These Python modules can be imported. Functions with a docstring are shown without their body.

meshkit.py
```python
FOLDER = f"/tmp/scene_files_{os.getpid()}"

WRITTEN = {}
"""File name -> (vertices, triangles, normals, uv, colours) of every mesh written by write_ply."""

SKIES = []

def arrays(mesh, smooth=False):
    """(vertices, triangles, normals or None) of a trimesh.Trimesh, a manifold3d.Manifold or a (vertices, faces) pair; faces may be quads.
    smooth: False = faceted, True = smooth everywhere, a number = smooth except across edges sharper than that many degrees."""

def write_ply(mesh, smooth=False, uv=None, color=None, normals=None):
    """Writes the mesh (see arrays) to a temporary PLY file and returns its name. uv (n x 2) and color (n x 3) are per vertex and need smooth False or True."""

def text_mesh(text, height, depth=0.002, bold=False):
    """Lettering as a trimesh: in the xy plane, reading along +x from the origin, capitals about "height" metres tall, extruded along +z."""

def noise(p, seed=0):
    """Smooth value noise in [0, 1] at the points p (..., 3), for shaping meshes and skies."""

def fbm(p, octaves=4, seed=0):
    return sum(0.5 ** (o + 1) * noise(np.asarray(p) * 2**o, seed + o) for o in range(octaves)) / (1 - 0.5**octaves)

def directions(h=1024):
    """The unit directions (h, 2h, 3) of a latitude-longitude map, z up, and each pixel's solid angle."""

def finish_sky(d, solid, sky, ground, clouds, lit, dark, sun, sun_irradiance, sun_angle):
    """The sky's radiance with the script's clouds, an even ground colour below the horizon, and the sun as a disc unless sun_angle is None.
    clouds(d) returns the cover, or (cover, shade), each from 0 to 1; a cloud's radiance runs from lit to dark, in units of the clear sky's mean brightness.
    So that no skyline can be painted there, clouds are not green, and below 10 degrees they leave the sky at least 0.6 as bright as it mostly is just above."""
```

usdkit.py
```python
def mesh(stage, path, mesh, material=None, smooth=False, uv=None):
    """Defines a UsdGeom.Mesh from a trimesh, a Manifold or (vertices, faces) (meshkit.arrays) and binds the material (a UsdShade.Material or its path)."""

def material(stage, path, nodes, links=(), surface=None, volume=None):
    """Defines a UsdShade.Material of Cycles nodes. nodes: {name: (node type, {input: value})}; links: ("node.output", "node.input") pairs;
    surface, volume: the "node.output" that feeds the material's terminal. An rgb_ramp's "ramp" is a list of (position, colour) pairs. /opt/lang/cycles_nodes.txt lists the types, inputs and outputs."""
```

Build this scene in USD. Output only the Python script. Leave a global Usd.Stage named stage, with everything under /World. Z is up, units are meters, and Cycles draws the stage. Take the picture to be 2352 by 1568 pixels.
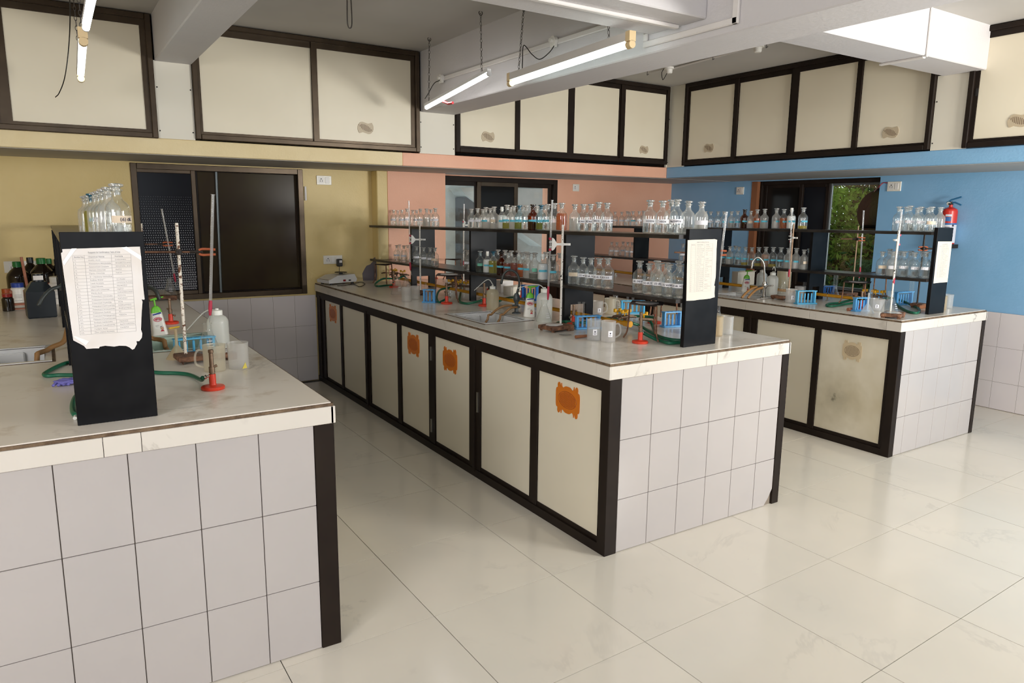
import math, random
import numpy as np, trimesh, manifold3d as m3, usdkit, meshkit
from shapely.geometry import Polygon
from pxr import Usd, UsdGeom, UsdLux, UsdShade, Gf, Sdf

rng = random.Random(7)
stage = Usd.Stage.CreateInMemory()
UsdGeom.SetStageUpAxis(stage, UsdGeom.Tokens.z)
UsdGeom.SetStageMetersPerUnit(stage, 1.0)
UsdGeom.Xform.Define(stage, '/World')
UsdGeom.Scope.Define(stage, '/World/Looks')

# ------------------------------------------------------------------ camera, sky, lights, exposure
YAW, PITCH, ROLL, FPX, CAM = -.5718, -.1770, .0106, 1654.9, np.array([0, 0, 1.5435])
EXPOSURE = -0.32
_f = np.array([-math.sin(YAW) * math.cos(PITCH), math.cos(YAW) * math.cos(PITCH), math.sin(PITCH)])
_r = np.array([math.cos(YAW), math.sin(YAW), 0.0]); _u = np.cross(_r, _f)
RC = np.stack([math.cos(ROLL) * _r + math.sin(ROLL) * _u, -math.sin(ROLL) * _r + math.cos(ROLL) * _u, _f])
cam = UsdGeom.Camera.Define(stage, '/World/camera')
cam.CreateHorizontalApertureAttr(36.0); cam.CreateVerticalApertureAttr(24.0)
cam.CreateFocalLengthAttr(36.0 * FPX / 2352); cam.CreateClippingRangeAttr(Gf.Vec2f(.05, 200))
cam.CreateExposureAttr(EXPOSURE)
M4 = Gf.Matrix4d(*[float(x) for x in np.vstack([np.c_[RC[0][None], 0], np.c_[RC[1][None], 0], np.c_[-RC[2][None], 0], [*CAM, 1]]).ravel()])
cam.AddTransformOp().Set(M4)
dome = UsdLux.DomeLight.Define(stage, '/World/sky')
dome.CreateColorAttr(Gf.Vec3f(.86, .93, 1.0)); dome.CreateIntensityAttr(.75)

def rect_light(name, loc, aim, w, h, power, col):
    l = UsdLux.RectLight.Define(stage, '/World/' + name)
    l.CreateWidthAttr(w); l.CreateHeightAttr(h); l.CreateIntensityAttr(power); l.CreateColorAttr(Gf.Vec3f(*col))
    d = np.array(aim, float) - loc; d /= np.linalg.norm(d)
    r = np.cross(d, [0, 0, 1]); r /= np.linalg.norm(r); u = np.cross(r, d)
    l.AddTransformOp().Set(Gf.Matrix4d(*r, 0, *u, 0, *(-d), 0, *map(float, loc), 1))
# unseen area lights behind and left of the camera, placed to light the room
rect_light('ceiling_bounce_lamp', (4.4, -1.0, 1.5), (4.1, .9, 2.8), 1.1, .8, 82, (1.0, .965, .90))  # out of view, aimed up to brighten the ceiling and right cross beam
rect_light('doorway_daylight', (5.6, -2.2, 1.9), (3.0, 6.0, 1.7), 1.2, 1.2, 7, (1.0, .96, .89))  # unseen source at rear right, lights the far walls from the right
rect_light('left_window_daylight', (-2.9, -.2, 2.0), (3.0, 3.2, 1.0), 2.4, 1.3, 18, (.96, .95, .98))  # unseen source, lights the doors and cabinets facing left; no window is modelled
rect_light('rear_window_daylight', (.2, -2.7, 1.9), (1.0, 3.0, 1.6), 2.6, 1.3, 2.2, (.90, .93, 1.0))  # out of view behind the camera, weak cool light on the bench ends

# ------------------------------------------------------------------ pixels of the photograph to points of the room
def at(px, py, ax, val):
    d = RC.T @ np.array([(px - 1176) / FPX, -(py - 784) / FPX, 1.0]); i = 'xyz'.index(ax)
    return CAM + d * (val - CAM[i]) / d[i]
def aty(px, X, Z):
    k = (px - 1176) / FPX; a = RC @ (np.array([X, 0, Z]) - CAM); e = RC[:, 1]
    return float((k * a[2] - a[0]) / (e[0] - k * e[2]))
def zat(py, X, Y):
    k = -(py - 784) / FPX; a = RC @ (np.array([X, Y, 0]) - CAM); e = RC[:, 2]
    return float((k * a[2] - a[1]) / (e[1] - k * e[2]))
HF = np.array([-math.sin(YAW), math.cos(YAW), 0])
def atd(px, py, P, off=0):
    d = RC.T @ np.array([(px - 1176) / FPX, -(py - 784) / FPX, 1.0])
    return CAM + d * ((np.asarray(P) - CAM) @ HF + off) / (d @ HF)
ZT = .9
def top(px, py): return at(px, py, 'z', ZT)

# ------------------------------------------------------------------ materials
MATS = {}
def _reg(name, nodes, links, surface):
    MATS[name] = usdkit.material(stage, '/World/Looks/' + name, nodes, links, surface=surface); return MATS[name]
def flat(name, col, rough=.5, metallic=0., **kw):
    return _reg(name, {'p': ('principled_bsdf', dict(base_color=col, roughness=rough, metallic=metallic, **kw))}, [], 'p.BSDF')
def mottled(name, a, b, scale=3., rough=.5, detail=4, lo=.35, hi=.65, bump=0., bscale=60., dist=0., **kw):
    n = {'g': ('texture_coordinate', {}), 'n': ('noise_texture', dict(scale=scale, detail=detail, distortion=dist)), 'r': ('rgb_ramp', dict(ramp=[(lo, a), (hi, b)])), 'p': ('principled_bsdf', dict(roughness=rough, **kw))}
    l = [('g.object', 'n.vector'), ('n.fac', 'r.fac'), ('r.color', 'p.base_color')]
    if bump:
        n['n2'] = ('noise_texture', dict(scale=bscale, detail=3)); n['b'] = ('bump', dict(strength=bump, distance=.01))
        l += [('g.object', 'n2.vector'), ('n2.fac', 'b.height'), ('b.normal', 'p.normal')]
    return _reg(name, n, l, 'p.BSDF')
def veined(name, base, vein, blotch, scale=1.3, rough=.2, amount=.8, stains=None, sscale=4.):
    n = {'g': ('geometry', {}), 'oi': ('object_info', {}), 'off': ('vector_math', dict(math_type='scale', scale=7.0)), 'cc': ('combine_xyz', {}), 'add': ('vector_math', dict(math_type='add')),
         'n': ('noise_texture', dict(scale=scale, detail=6, roughness=.62, distortion=.7)),
         'r': ('rgb_ramp', dict(ramp=[(.478, (0, 0, 0)), (.497, (1, 1, 1)), (.503, (1, 1, 1)), (.522, (0, 0, 0))])),
         'm2': ('noise_texture', dict(scale=scale * 2.3, detail=3)), 'r2': ('rgb_ramp', dict(ramp=[(.52, (0, 0, 0)), (.7, (amount,) * 3)])), 'mul': ('mix', dict(mix_type='multiply', fac=1.)),
         'n3': ('noise_texture', dict(scale=2.0, detail=3)), 'r3': ('rgb_ramp', dict(ramp=[(.35, base), (.7, blotch)])),
         'mx': ('mix', dict(color2=vein)), 'p': ('principled_bsdf', dict(roughness=rough))}
    l = [('oi.random', 'cc.x'), ('oi.random', 'cc.y'), ('cc.vector', 'off.vector1'), ('off.vector', 'add.vector1'), ('g.position', 'add.vector2'), ('add.vector', 'n.vector'), ('n.fac', 'r.fac'), ('add.vector', 'm2.vector'), ('m2.fac', 'r2.fac'),
         ('r.color', 'mul.color1'), ('r2.color', 'mul.color2'), ('mul.color', 'mx.fac'), ('add.vector', 'n3.vector'), ('n3.fac', 'r3.fac'), ('r3.color', 'mx.color1')]
    out = 'mx.color'
    if stains:
        n['n4'] = ('noise_texture', dict(scale=sscale, detail=7, roughness=.65)); n['r4'] = ('rgb_ramp', dict(ramp=[(.56, (0, 0, 0)), (.75, (.75, .75, .75))])); n['mx2'] = ('mix', dict(color2=stains))
        l += [('g.position', 'n4.vector'), ('n4.fac', 'r4.fac'), ('r4.color', 'mx2.fac'), ('mx.color', 'mx2.color1')]; out = 'mx2.color'
    l.append((out, 'p.base_color'))
    return _reg(name, n, l, 'p.BSDF')
def shell(name, tint=(1, 1, 1), haze=0., hcol=(.9, .92, .9), rough=.03, ior=1.5):
    """thin glass: clear with the fresnel's gloss and an optional film of haze"""
    n = {'t': ('transparent_bsdf', dict(color=tint)), 'd': ('diffuse_bsdf', dict(color=hcol)), 'tl': ('translucent_bsdf', dict(color=hcol)), 'dd': ('mix_closure', dict(fac=.5)), 'a': ('mix_closure', dict(fac=haze)),
         'g': ('glossy_bsdf', dict(color=(1, 1, 1), roughness=rough)), 'lw': ('layer_weight', dict(blend=.5)), 'pw': ('math', dict(math_type='power', value2=2.7)), 'f': ('math', dict(math_type='multiply_add', value2=1.7 * (ior - 1), value3=.02 + .05 * (ior - 1), use_clamp=True)), 'm': ('mix_closure', {})}
    l = [('d.BSDF', 'dd.closure1'), ('tl.BSDF', 'dd.closure2'), ('t.BSDF', 'a.closure1'), ('dd.closure', 'a.closure2'), ('a.closure', 'm.closure1'), ('g.BSDF', 'm.closure2'), ('lw.facing', 'pw.value1'), ('pw.value', 'f.value1'), ('f.value', 'm.fac')]
    return _reg(name, n, l, 'm.closure')
def fluid(name, col, rough=0., clear=.35, milk=0.):
    n = {'p': ('principled_bsdf', dict(base_color=col, roughness=rough, transmission_weight=1.0, ior=1.33)), 't': ('transparent_bsdf', dict(color=tuple(c ** .5 for c in col))), 'm': ('mix_closure', dict(fac=clear))}
    l = [('p.BSDF', 'm.closure1'), ('t.BSDF', 'm.closure2')]
    if milk:
        n.update({'d': ('diffuse_bsdf', dict(color=col)), 'tl': ('translucent_bsdf', dict(color=col)), 'dd': ('mix_closure', dict(fac=.5)), 'k': ('mix_closure', dict(fac=milk))})
        return _reg(name, n, l + [('d.BSDF', 'dd.closure1'), ('tl.BSDF', 'dd.closure2'), ('m.closure', 'k.closure1'), ('dd.closure', 'k.closure2')], 'k.closure')
    return _reg(name, n, l, 'm.closure')
def emit(name, col, s):
    return _reg(name, {'e': ('emission', dict(color=col, strength=s))}, [], 'e.emission')

flat('grout', (.23, .19, .15), .8); flat('grout_floor', (.10, .095, .085), .8)
veined('floor_marble', (.735, .685, .595), (.46, .43, .39), (.69, .65, .57), 1.2, .16, .34)
veined('worktop_marble', (.76, .725, .66), (.42, .40, .37), (.68, .64, .57), 1.4, .24, .5, (.36, .30, .22), 3.)
veined('worktop_stained', (.84, .79, .71), (.48, .43, .37), (.76, .69, .60), 1.4, .3, .7, (.42, .30, .17), 5.)
veined('fascia_marble', (.66, .62, .56), (.36, .33, .29), (.63, .59, .53), 2.2, .25, .9)
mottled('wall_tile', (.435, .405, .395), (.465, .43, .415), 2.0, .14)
mottled('dado_tile', (.70, .65, .66), (.74, .69, .685), 2.0, .16)
mottled('edge_strip', (.085, .050, .027), (.20, .135, .08), 25, .8, bump=.6)
mottled('frame_metal', (.015, .010, .008), (.022, .015, .011), 4, .45, specular_ior_level=.14)
mottled('frame_bronze', (.062, .043, .027), (.085, .060, .038), 6, .34, metallic=.6)
mottled('laminate', (.76, .69, .54), (.80, .735, .585), 1.5, .38)
mottled('laminate_low', (.76, .70, .565), (.80, .745, .61), 1.5, .33)
_reg('laminate_sooty', {'g': ('geometry', {}), 'd': ('vector_math', dict(math_type='distance', vector2=tuple(at(1921, 914, 'x', 4.502)))), 'n': ('noise_texture', dict(scale=14, detail=5)), 'n2': ('noise_texture', dict(scale=3, detail=4)),
    'a': ('math', dict(math_type='multiply_add', value2=.16)), 'dd': ('math', dict(math_type='add', value2=-.068)), 'r': ('rgb_ramp', dict(ramp=[(0, (.07, .065, .045)), (.012, (.16, .145, .10)), (.035, (.50, .45, .33)), (.12, (.62, .56, .42)), (.26, (.76, .70, .565))])),
    'r2': ('rgb_ramp', dict(ramp=[(.35, (1, 1, 1)), (.7, (.80, .77, .68))])), 'm': ('mix', dict(mix_type='multiply', fac=1.)), 'p': ('principled_bsdf', dict(roughness=.36))},
    [('g.position', 'd.vector1'), ('g.position', 'n.vector'), ('g.position', 'n2.vector'), ('n.fac', 'a.value1'), ('d.value', 'a.value3'), ('a.value', 'dd.value1'), ('dd.value', 'r.fac'), ('n2.fac', 'r2.fac'), ('r.color', 'm.color1'), ('r2.color', 'm.color2'), ('m.color', 'p.base_color')], 'p.BSDF')
flat('filler_board', (.74, .70, .60), .45)
mottled('yellow_paint', (.66, .505, .205), (.71, .555, .25), 2.2, .45, detail=5, bump=.15)
mottled('cream_paint', (.70, .56, .30), (.77, .64, .38), 2.8, .45, detail=6, bump=.12)
mottled('salmon_paint', (.78, .40, .265), (.82, .45, .305), 2.0, .5, bump=.12)
mottled('blue_paint', (.22, .455, .70), (.26, .49, .74), 2.0, .42, bump=.1)
mottled('white_paint', (.60, .58, .59), (.64, .62, .625), 1.6, .6, bump=.12)
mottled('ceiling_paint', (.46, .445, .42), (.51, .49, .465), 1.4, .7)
flat('white_plastic', (.78, .76, .72), .35); flat('trunking', (.72, .69, .67), .45); flat('plate_white', (.80, .77, .68), .3); flat('dark_hole', (.015, .013, .012), .7)
mottled('black_board', (.005, .005, .006), (.012, .012, .013), 9, .3, lo=.4, hi=.8, specular_ior_level=.16)
mottled('shelf_board', (.020, .017, .015), (.042, .036, .033), 7, .28, specular_ior_level=.3)
mottled('paper', (.68, .63, .58), (.74, .71, .69), 6, .8, lo=.3, hi=.55); flat('paper_cream', (.64, .59, .52), .8); flat('ink', (.26, .26, .27), .8); flat('ink_line', (.42, .41, .41), .8); flat('tape', (.88, .87, .85), .2)
flat('orange_plastic', (.62, .17, .012), .28, subsurface_weight=0.); flat('orange_dark', (.30, .055, .008), .4); flat('beige_plastic', (.60, .48, .31), .4); flat('beige_dark', (.20, .14, .09), .6); flat('tan_vent', (.52, .43, .30), .45); flat('screw', (.55, .54, .5), .3, 1.)
flat('dark_glass', (.010, .009, .008), .08, specular_ior_level=.12); flat('film_glass', (.010, .011, .015), .15, specular_ior_level=.12); mottled('brown_glass', (.036, .023, .015), (.050, .038, .017), 2.2, .2, specular_ior_level=.08)
flat('night_void', (.008, .007, .006), .9); flat('print_white', (.66, .68, .74), .5)
flat('galvanised', (.20, .23, .24), .45, .6); flat('concrete', (.36, .38, .36), .9)
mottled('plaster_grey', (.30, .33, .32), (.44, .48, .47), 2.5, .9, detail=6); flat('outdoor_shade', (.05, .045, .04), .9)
shell('pane_clear', (.93, .95, .93), 0., ior=1.12)
shell('glass', (.96, .975, .965), .075, (.92, .94, .92), ior=1.47); shell('glass_hazy', (.97, .97, .96), .24, (.88, .87, .82), ior=1.36); shell('glass_lab', (.97, .98, .97), .05, (.95, .95, .95), ior=1.24)
shell('glass_amber', (.42, .10, .02), .10, (.30, .07, .02)); shell('glass_burette', (.9, .9, .9), .28, (.85, .85, .84)); shell('glass_tint', (.75, .86, .90), .06)
flat('stopper_glass', (.80, .82, .80), .05, transmission_weight=.8, ior=1.45); flat('stopper_blue', (.02, .10, .15), .1); flat('stopper_dark', (.02, .012, .01), .1); flat('stopper_plug', (.85, .84, .80), .3)
fluid('water', (.97, .98, .98)); fluid('cloudy', (.80, .80, .77), .35, milk=.3); fluid('olive', (.52, .48, .025), milk=.5); fluid('yellow_fluid', (.72, .58, .02), milk=.5); fluid('orange_fluid', (.78, .20, .01), milk=.45); fluid('rust_fluid', (.46, .09, .05), .1, milk=.4); fluid('amber_fluid', (.05, .012, .005)); fluid('green_fluid', (.10, .16, .05)); fluid('bluish', (.55, .72, .80)); fluid('peach_fluid', (.70, .36, .20), .3, milk=.6)
flat('white_powder', (.70, .71, .72), .9); flat('grey_fluid', (.42, .42, .43), .4)
flat('label_white', (.84, .84, .88), .6); flat('label_blue', (.10, .47, .62), .5); flat('label_tan', (.70, .58, .44), .7); flat('label_green', (.16, .50, .36), .6); flat('label_ink', (.05, .05, .08), .7)
mottled('label_scribble', (.08, .08, .14), (.80, .80, .84), 380, .6, lo=.40, hi=.44); mottled('label_scribble_blue', (.03, .16, .25), (.10, .49, .64), 330, .6, lo=.36, hi=.42)
flat('red_paint', (.62, .045, .018), .3); flat('red_rubber', (.42, .02, .055), .45); mottled('burner_brass', (.17, .105, .07), (.26, .18, .12), 30, .42, metallic=.75)
mottled('rusty_white', (.14, .055, .025), (.74, .68, .58), 85, .6, lo=.40, hi=.46, bump=.3); mottled('rusty_iron', (.075, .03, .016), (.25, .12, .065), 30, .7, bump=.6); mottled('chipped_black', (.02, .018, .017), (.76, .73, .67), 110, .5, lo=.36, hi=.40)
mottled('rust_rod', (.30, .19, .12), (.46, .30, .19), 40, .5)
flat('clamp_white', (.75, .74, .70), .4); flat('clamp_rubber', (.42, .10, .035), .6); flat('black_iron', (.03, .022, .018), .5, .4); flat('gauze', (.07, .05, .045), .7); flat('ceramic_white', (.62, .60, .58), .8)
flat('green_rubber', (.008, .115, .060), .42); flat('brown_rubber', (.30, .155, .055), .4); flat('grey_pvc', (.035, .042, .040), .4); flat('green_pvc', (.06, .15, .11), .45)
flat('gas_yellow', (.66, .30, .012), .35); flat('valve_yellow', (.72, .37, .005), .4); flat('chrome', (.60, .58, .54), .15, 1.); flat('tap_grey', (.085, .10, .105), .4, .4)
flat('rack_blue', (.10, .38, .74), .35); flat('rack_sky', (.09, .42, .68), .35); flat('rack_deep', (.02, .13, .42), .4)
shell('plastic_beaker', (.98, .98, .97), .21, (.97, .96, .95), .25, 1.3); shell('plastic_yellowed', (.97, .95, .89), .23, (.96, .91, .80), .25, 1.3); shell('plastic_amber', (.97, .92, .82), .28, (.93, .82, .62), .25, 1.3); flat('residue', (.62, .50, .06), .5)
shell('ldpe', (.95, .96, .94), .62, (.96, .97, .93), .3, 1.3); shell('ldpe_amber', (.93, .90, .80), .60, (.84, .77, .58), .3, 1.3); shell('ldpe_clear', (.95, .95, .93), .3, (.85, .85, .82), .2)
flat('cap_white', (.80, .80, .74), .35); flat('soap_white', (.80, .78, .72), .35); flat('soap_green', (.16, .55, .04), .35); flat('soap_blue', (.02, .05, .28), .4); flat('soap_red', (.50, .02, .04), .4); flat('skin_print', (.55, .30, .20), .6)
flat('sink_white', (.66, .66, .65), .15); flat('sink_green', (.44, .56, .48), .2); flat('wood', (.27, .105, .045), .55); flat('wood_red', (.34, .125, .07), .6); flat('pencil_yellow', (.80, .55, .03), .4); flat('glove_purple', (.16, .15, .46), .7)
flat('brown_bottle', (.016, .010, .007), .08); flat('cap_green', (.01, .16, .035), .4); flat('can_black', (.012, .017, .022), .35); flat('cap_blue', (.015, .05, .30), .4); flat('cap_red', (.32, .012, .008), .4); flat('cap_orange', (.36, .06, .008), .4); flat('label_teal', (.02, .30, .23), .6)
flat('scale_white', (.70, .69, .67), .4); flat('scale_grey', (.20, .17, .16), .3); flat('switch_red', (.25, .012, .012), .4); flat('cable_black', (.012, .011, .011), .5); flat('adapter', (.02, .02, .022), .4); flat('cement', (.17, .15, .165), .95); flat('wire_red', (.40, .03, .04), .5); flat('tape_red', (.55, .02, .03), .4)
flat('extinguisher_red', (.66, .028, .016), .3); flat('extinguisher_white', (.72, .72, .78), .5); flat('extinguisher_blue', (.05, .16, .42), .5); flat('handle_blue', (.03, .16, .32), .4); flat('fan_black', (.002, .002, .002), .8, specular_ior_level=.05)
emit('tube_glow', (.86, 1.0, .97), 10.); emit('tube_glow_white', (1.0, .99, .96), 12.); flat('batten', (.60, .57, .54), .5); flat('end_cap', (.66, .50, .28), .5); flat('batten_white', (.8, .8, .8), .4); flat('ring_steel', (.10, .09, .085), .5, .5)
mottled('bark', (.06, .04, .025), (.12, .085, .06), 12, .9); mottled('soil', (.16, .125, .08), (.10, .13, .045), 3, .95, detail=6)
def leafmat(name, a, b):
    n = {'o': ('geometry', {}), 'r': ('rgb_ramp', dict(ramp=[(0, a), (1, b)])), 'd': ('diffuse_bsdf', {}), 't': ('translucent_bsdf', {}), 'm': ('mix_closure', dict(fac=.4))}
    _reg(name, n, [('o.random_per_island', 'r.fac'), ('r.color', 'd.color'), ('r.color', 't.color'), ('d.BSDF', 'm.closure1'), ('t.BSDF', 'm.closure2')], 'm.closure')
leafmat('leaf_bright', (.15, .21, .035), (.28, .36, .09)); leafmat('leaf_dark', (.045, .085, .03), (.10, .15, .05)); leafmat('leaf_brown', (.10, .075, .03), (.12, .15, .04)); leafmat('grass_blade', (.09, .18, .02), (.24, .38, .06))

# ------------------------------------------------------------------ shapes
def cat(*ms):
    ms = [m for m in ms if m is not None]; return trimesh.util.concatenate(ms) if len(ms) > 1 else ms[0]
def box(x0, x1, y0, y1, z0, z1):
    m = trimesh.creation.box((abs(x1 - x0), abs(y1 - y0), abs(z1 - z0))); m.apply_translation(((x0 + x1) / 2, (y0 + y1) / 2, (z0 + z1) / 2)); return m
def cham(x0, x1, y0, y1, z0, z1, r=.002):
    x0, x1 = sorted((x0, x1)); y0, y1 = sorted((y0, y1)); z0, z1 = sorted((z0, z1)); r = min(r, (x1 - x0) * .45, (y1 - y0) * .45, (z1 - z0) * .45)
    p = []
    for x, sx in ((x0, 1), (x1, -1)):
        for y, sy in ((y0, 1), (y1, -1)):
            for z, sz in ((z0, 1), (z1, -1)):
                p += [(x, y + sy * r, z + sz * r), (x + sx * r, y, z + sz * r), (x + sx * r, y + sy * r, z)]
    return hull(p)
def hull(p):
    m = m3.Manifold.hull_points(np.asarray(p, float)).to_mesh()
    return trimesh.Trimesh(np.array(m.vert_properties[:, :3], float), np.array(m.tri_verts), process=False)
def lathe(prof, n=20): return trimesh.creation.revolve(np.asarray(prof, float), sections=n)
def mv(m, x=0, y=0, z=0, rz=0, rx=0, ry=0, s=1):
    m = m.copy()
    if s != 1: m.apply_scale(s)
    for a, v in ((rx, (1, 0, 0)), (ry, (0, 1, 0)), (rz, (0, 0, 1))):
        if a: m.apply_transform(trimesh.transformations.rotation_matrix(a, v))
    m.apply_translation((x, y, z)); return m
def spline(P, n=6):
    P = np.asarray(P, float)
    if len(P) < 3: return P
    Q = np.vstack([2 * P[0] - P[1], P, 2 * P[-1] - P[-2]]); out = []
    for i in range(1, len(Q) - 2):
        for t in np.linspace(0, 1, n, endpoint=False):
            a, b, c, d = Q[i - 1:i + 3]; out.append(.5 * (2 * b + (c - a) * t + (2 * a - 5 * b + 4 * c - d) * t * t + (3 * b - a - 3 * c + d) * t ** 3))
    return np.array(out + [P[-1]])
def tube(P, r, n=8, smooth=0):
    P = spline(P, smooth) if smooth else np.asarray(P, float)
    rr = np.full(len(P), r) if np.ndim(r) == 0 else np.interp(np.linspace(0, 1, len(P)), np.linspace(0, 1, len(r)), r)
    T = np.gradient(P, axis=0); T /= np.maximum(np.linalg.norm(T, axis=1, keepdims=True), 1e-9)
    u = np.cross(T[0], [0, 0, 1] if abs(T[0][2]) < .9 else [1, 0, 0]); u /= np.linalg.norm(u); V = []
    for i in range(len(P)):
        u = u - T[i] * (u @ T[i]); u /= np.linalg.norm(u); w = np.cross(T[i], u)
        for k in range(n):
            a = 2 * math.pi * k / n; V.append(P[i] + rr[i] * (math.cos(a) * u + math.sin(a) * w))
    F = []
    for i in range(len(P) - 1):
        for k in range(n):
            a, b, c, d = i * n + k, i * n + (k + 1) % n, (i + 1) * n + (k + 1) % n, (i + 1) * n + k; F += [(a, b, c), (a, c, d)]
    V += [P[0], P[-1]]; m0, m1 = len(V) - 2, len(V) - 1
    for k in range(n):
        F.append((m0, (k + 1) % n, k)); F.append((m1, (len(P) - 1) * n + k, (len(P) - 1) * n + (k + 1) % n))
    return trimesh.Trimesh(np.array(V), np.array(F), process=False)
def ring(R_, r, n=16, k=6): return trimesh.creation.torus(R_, r, major_sections=n, minor_sections=k)
def ext(poly, h): return trimesh.creation.extrude_polygon(poly, h, engine='earcut')
def stand_up(m, y=0, flip=1):
    """a mesh drawn in the xy plane stood up in the xz plane, its thickness towards -y"""
    v = m.vertices; return trimesh.Trimesh(np.c_[v[:, 0], y - v[:, 2] * flip, v[:, 1]], m.faces if flip > 0 else m.faces[:, ::-1], process=False)
def on_x(m, x, y, z, face=-1):
    """the same mesh on a wall that faces -x"""
    v = m.vertices; return trimesh.Trimesh(np.c_[x + face * v[:, 2], y - v[:, 0] * (-face), z + v[:, 1]], m.faces, process=False)
_txt = {}
def text(s, h, depth=.0003, bold=False):
    k = (s, h, bold)
    if k not in _txt: _txt[k] = meshkit.text_mesh(s, h, depth, bold)
    return _txt[k].copy()

# ------------------------------------------------------------------ the objects' tree
_used = {}
def numbered(parent, name):
    k = (parent, name); n = _used.get(k, 0); _used[k] = n + 1
    return parent + '/' + (name if not n else f'{name}_{n:03d}')
class Thing:
    def __init__(self, name, label=None, cat_=None, loc=(0, 0, 0), rz=0, group=None, kind=None):
        self.path = numbered('/World', name); self.loc = np.array(loc, float); self.rz = rz
        x = UsdGeom.Xform.Define(stage, self.path); self.prim = x.GetPrim()
        self.t = x.AddTranslateOp(); self.t.Set(Gf.Vec3d(*map(float, loc))); self.r = x.AddRotateZOp(); self.r.Set(math.degrees(rz)); self.s = x.AddScaleOp(); self.s.Set(Gf.Vec3f(1, 1, 1))
        tag(self.prim, label, cat_, group, kind)
    def add(self, name, mesh, mat, parent=None, world=False, smooth=False, label=None, kind=None):
        if world: mesh = mv(mesh, *(-self.loc))
        return put(name, mesh, mat, parent or self.path, smooth, label, kind)
def tag(p, label=None, cat_=None, group=None, kind=None):
    for k, v in (('label', label), ('category', cat_), ('group', group), ('kind', kind)):
        if v: p.SetCustomDataByKey(k, v)
def put(name, mesh, mat, parent='/World', smooth=False, label=None, kind=None, cat_=None, group=None):
    path = numbered(parent, name)
    p = usdkit.mesh(stage, path, mesh, MATS[mat], smooth=smooth).GetPrim(); tag(p, label, cat_, group, kind); return path
def copy_of(src, label, loc, rz=0, s=1, group=None, name=None):
    c = Thing(name or src.prim.GetName().split('_0')[0], label, src.prim.GetCustomDataByKey('category'), loc, rz, group)
    c.s.Set(Gf.Vec3f(s, s, s)); c.prim.GetReferences().AddInternalReference(src.path); c.prim.SetInstanceable(True); return c
ORD = ['zeroth', 'first', 'second', 'third', 'fourth', 'fifth', 'sixth', 'seventh', 'eighth', 'ninth', 'tenth', 'eleventh', 'twelfth', 'thirteenth', 'fourteenth', 'fifteenth', 'sixteenth', 'seventeenth', 'eighteenth', 'nineteenth', 'twentieth']

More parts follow.
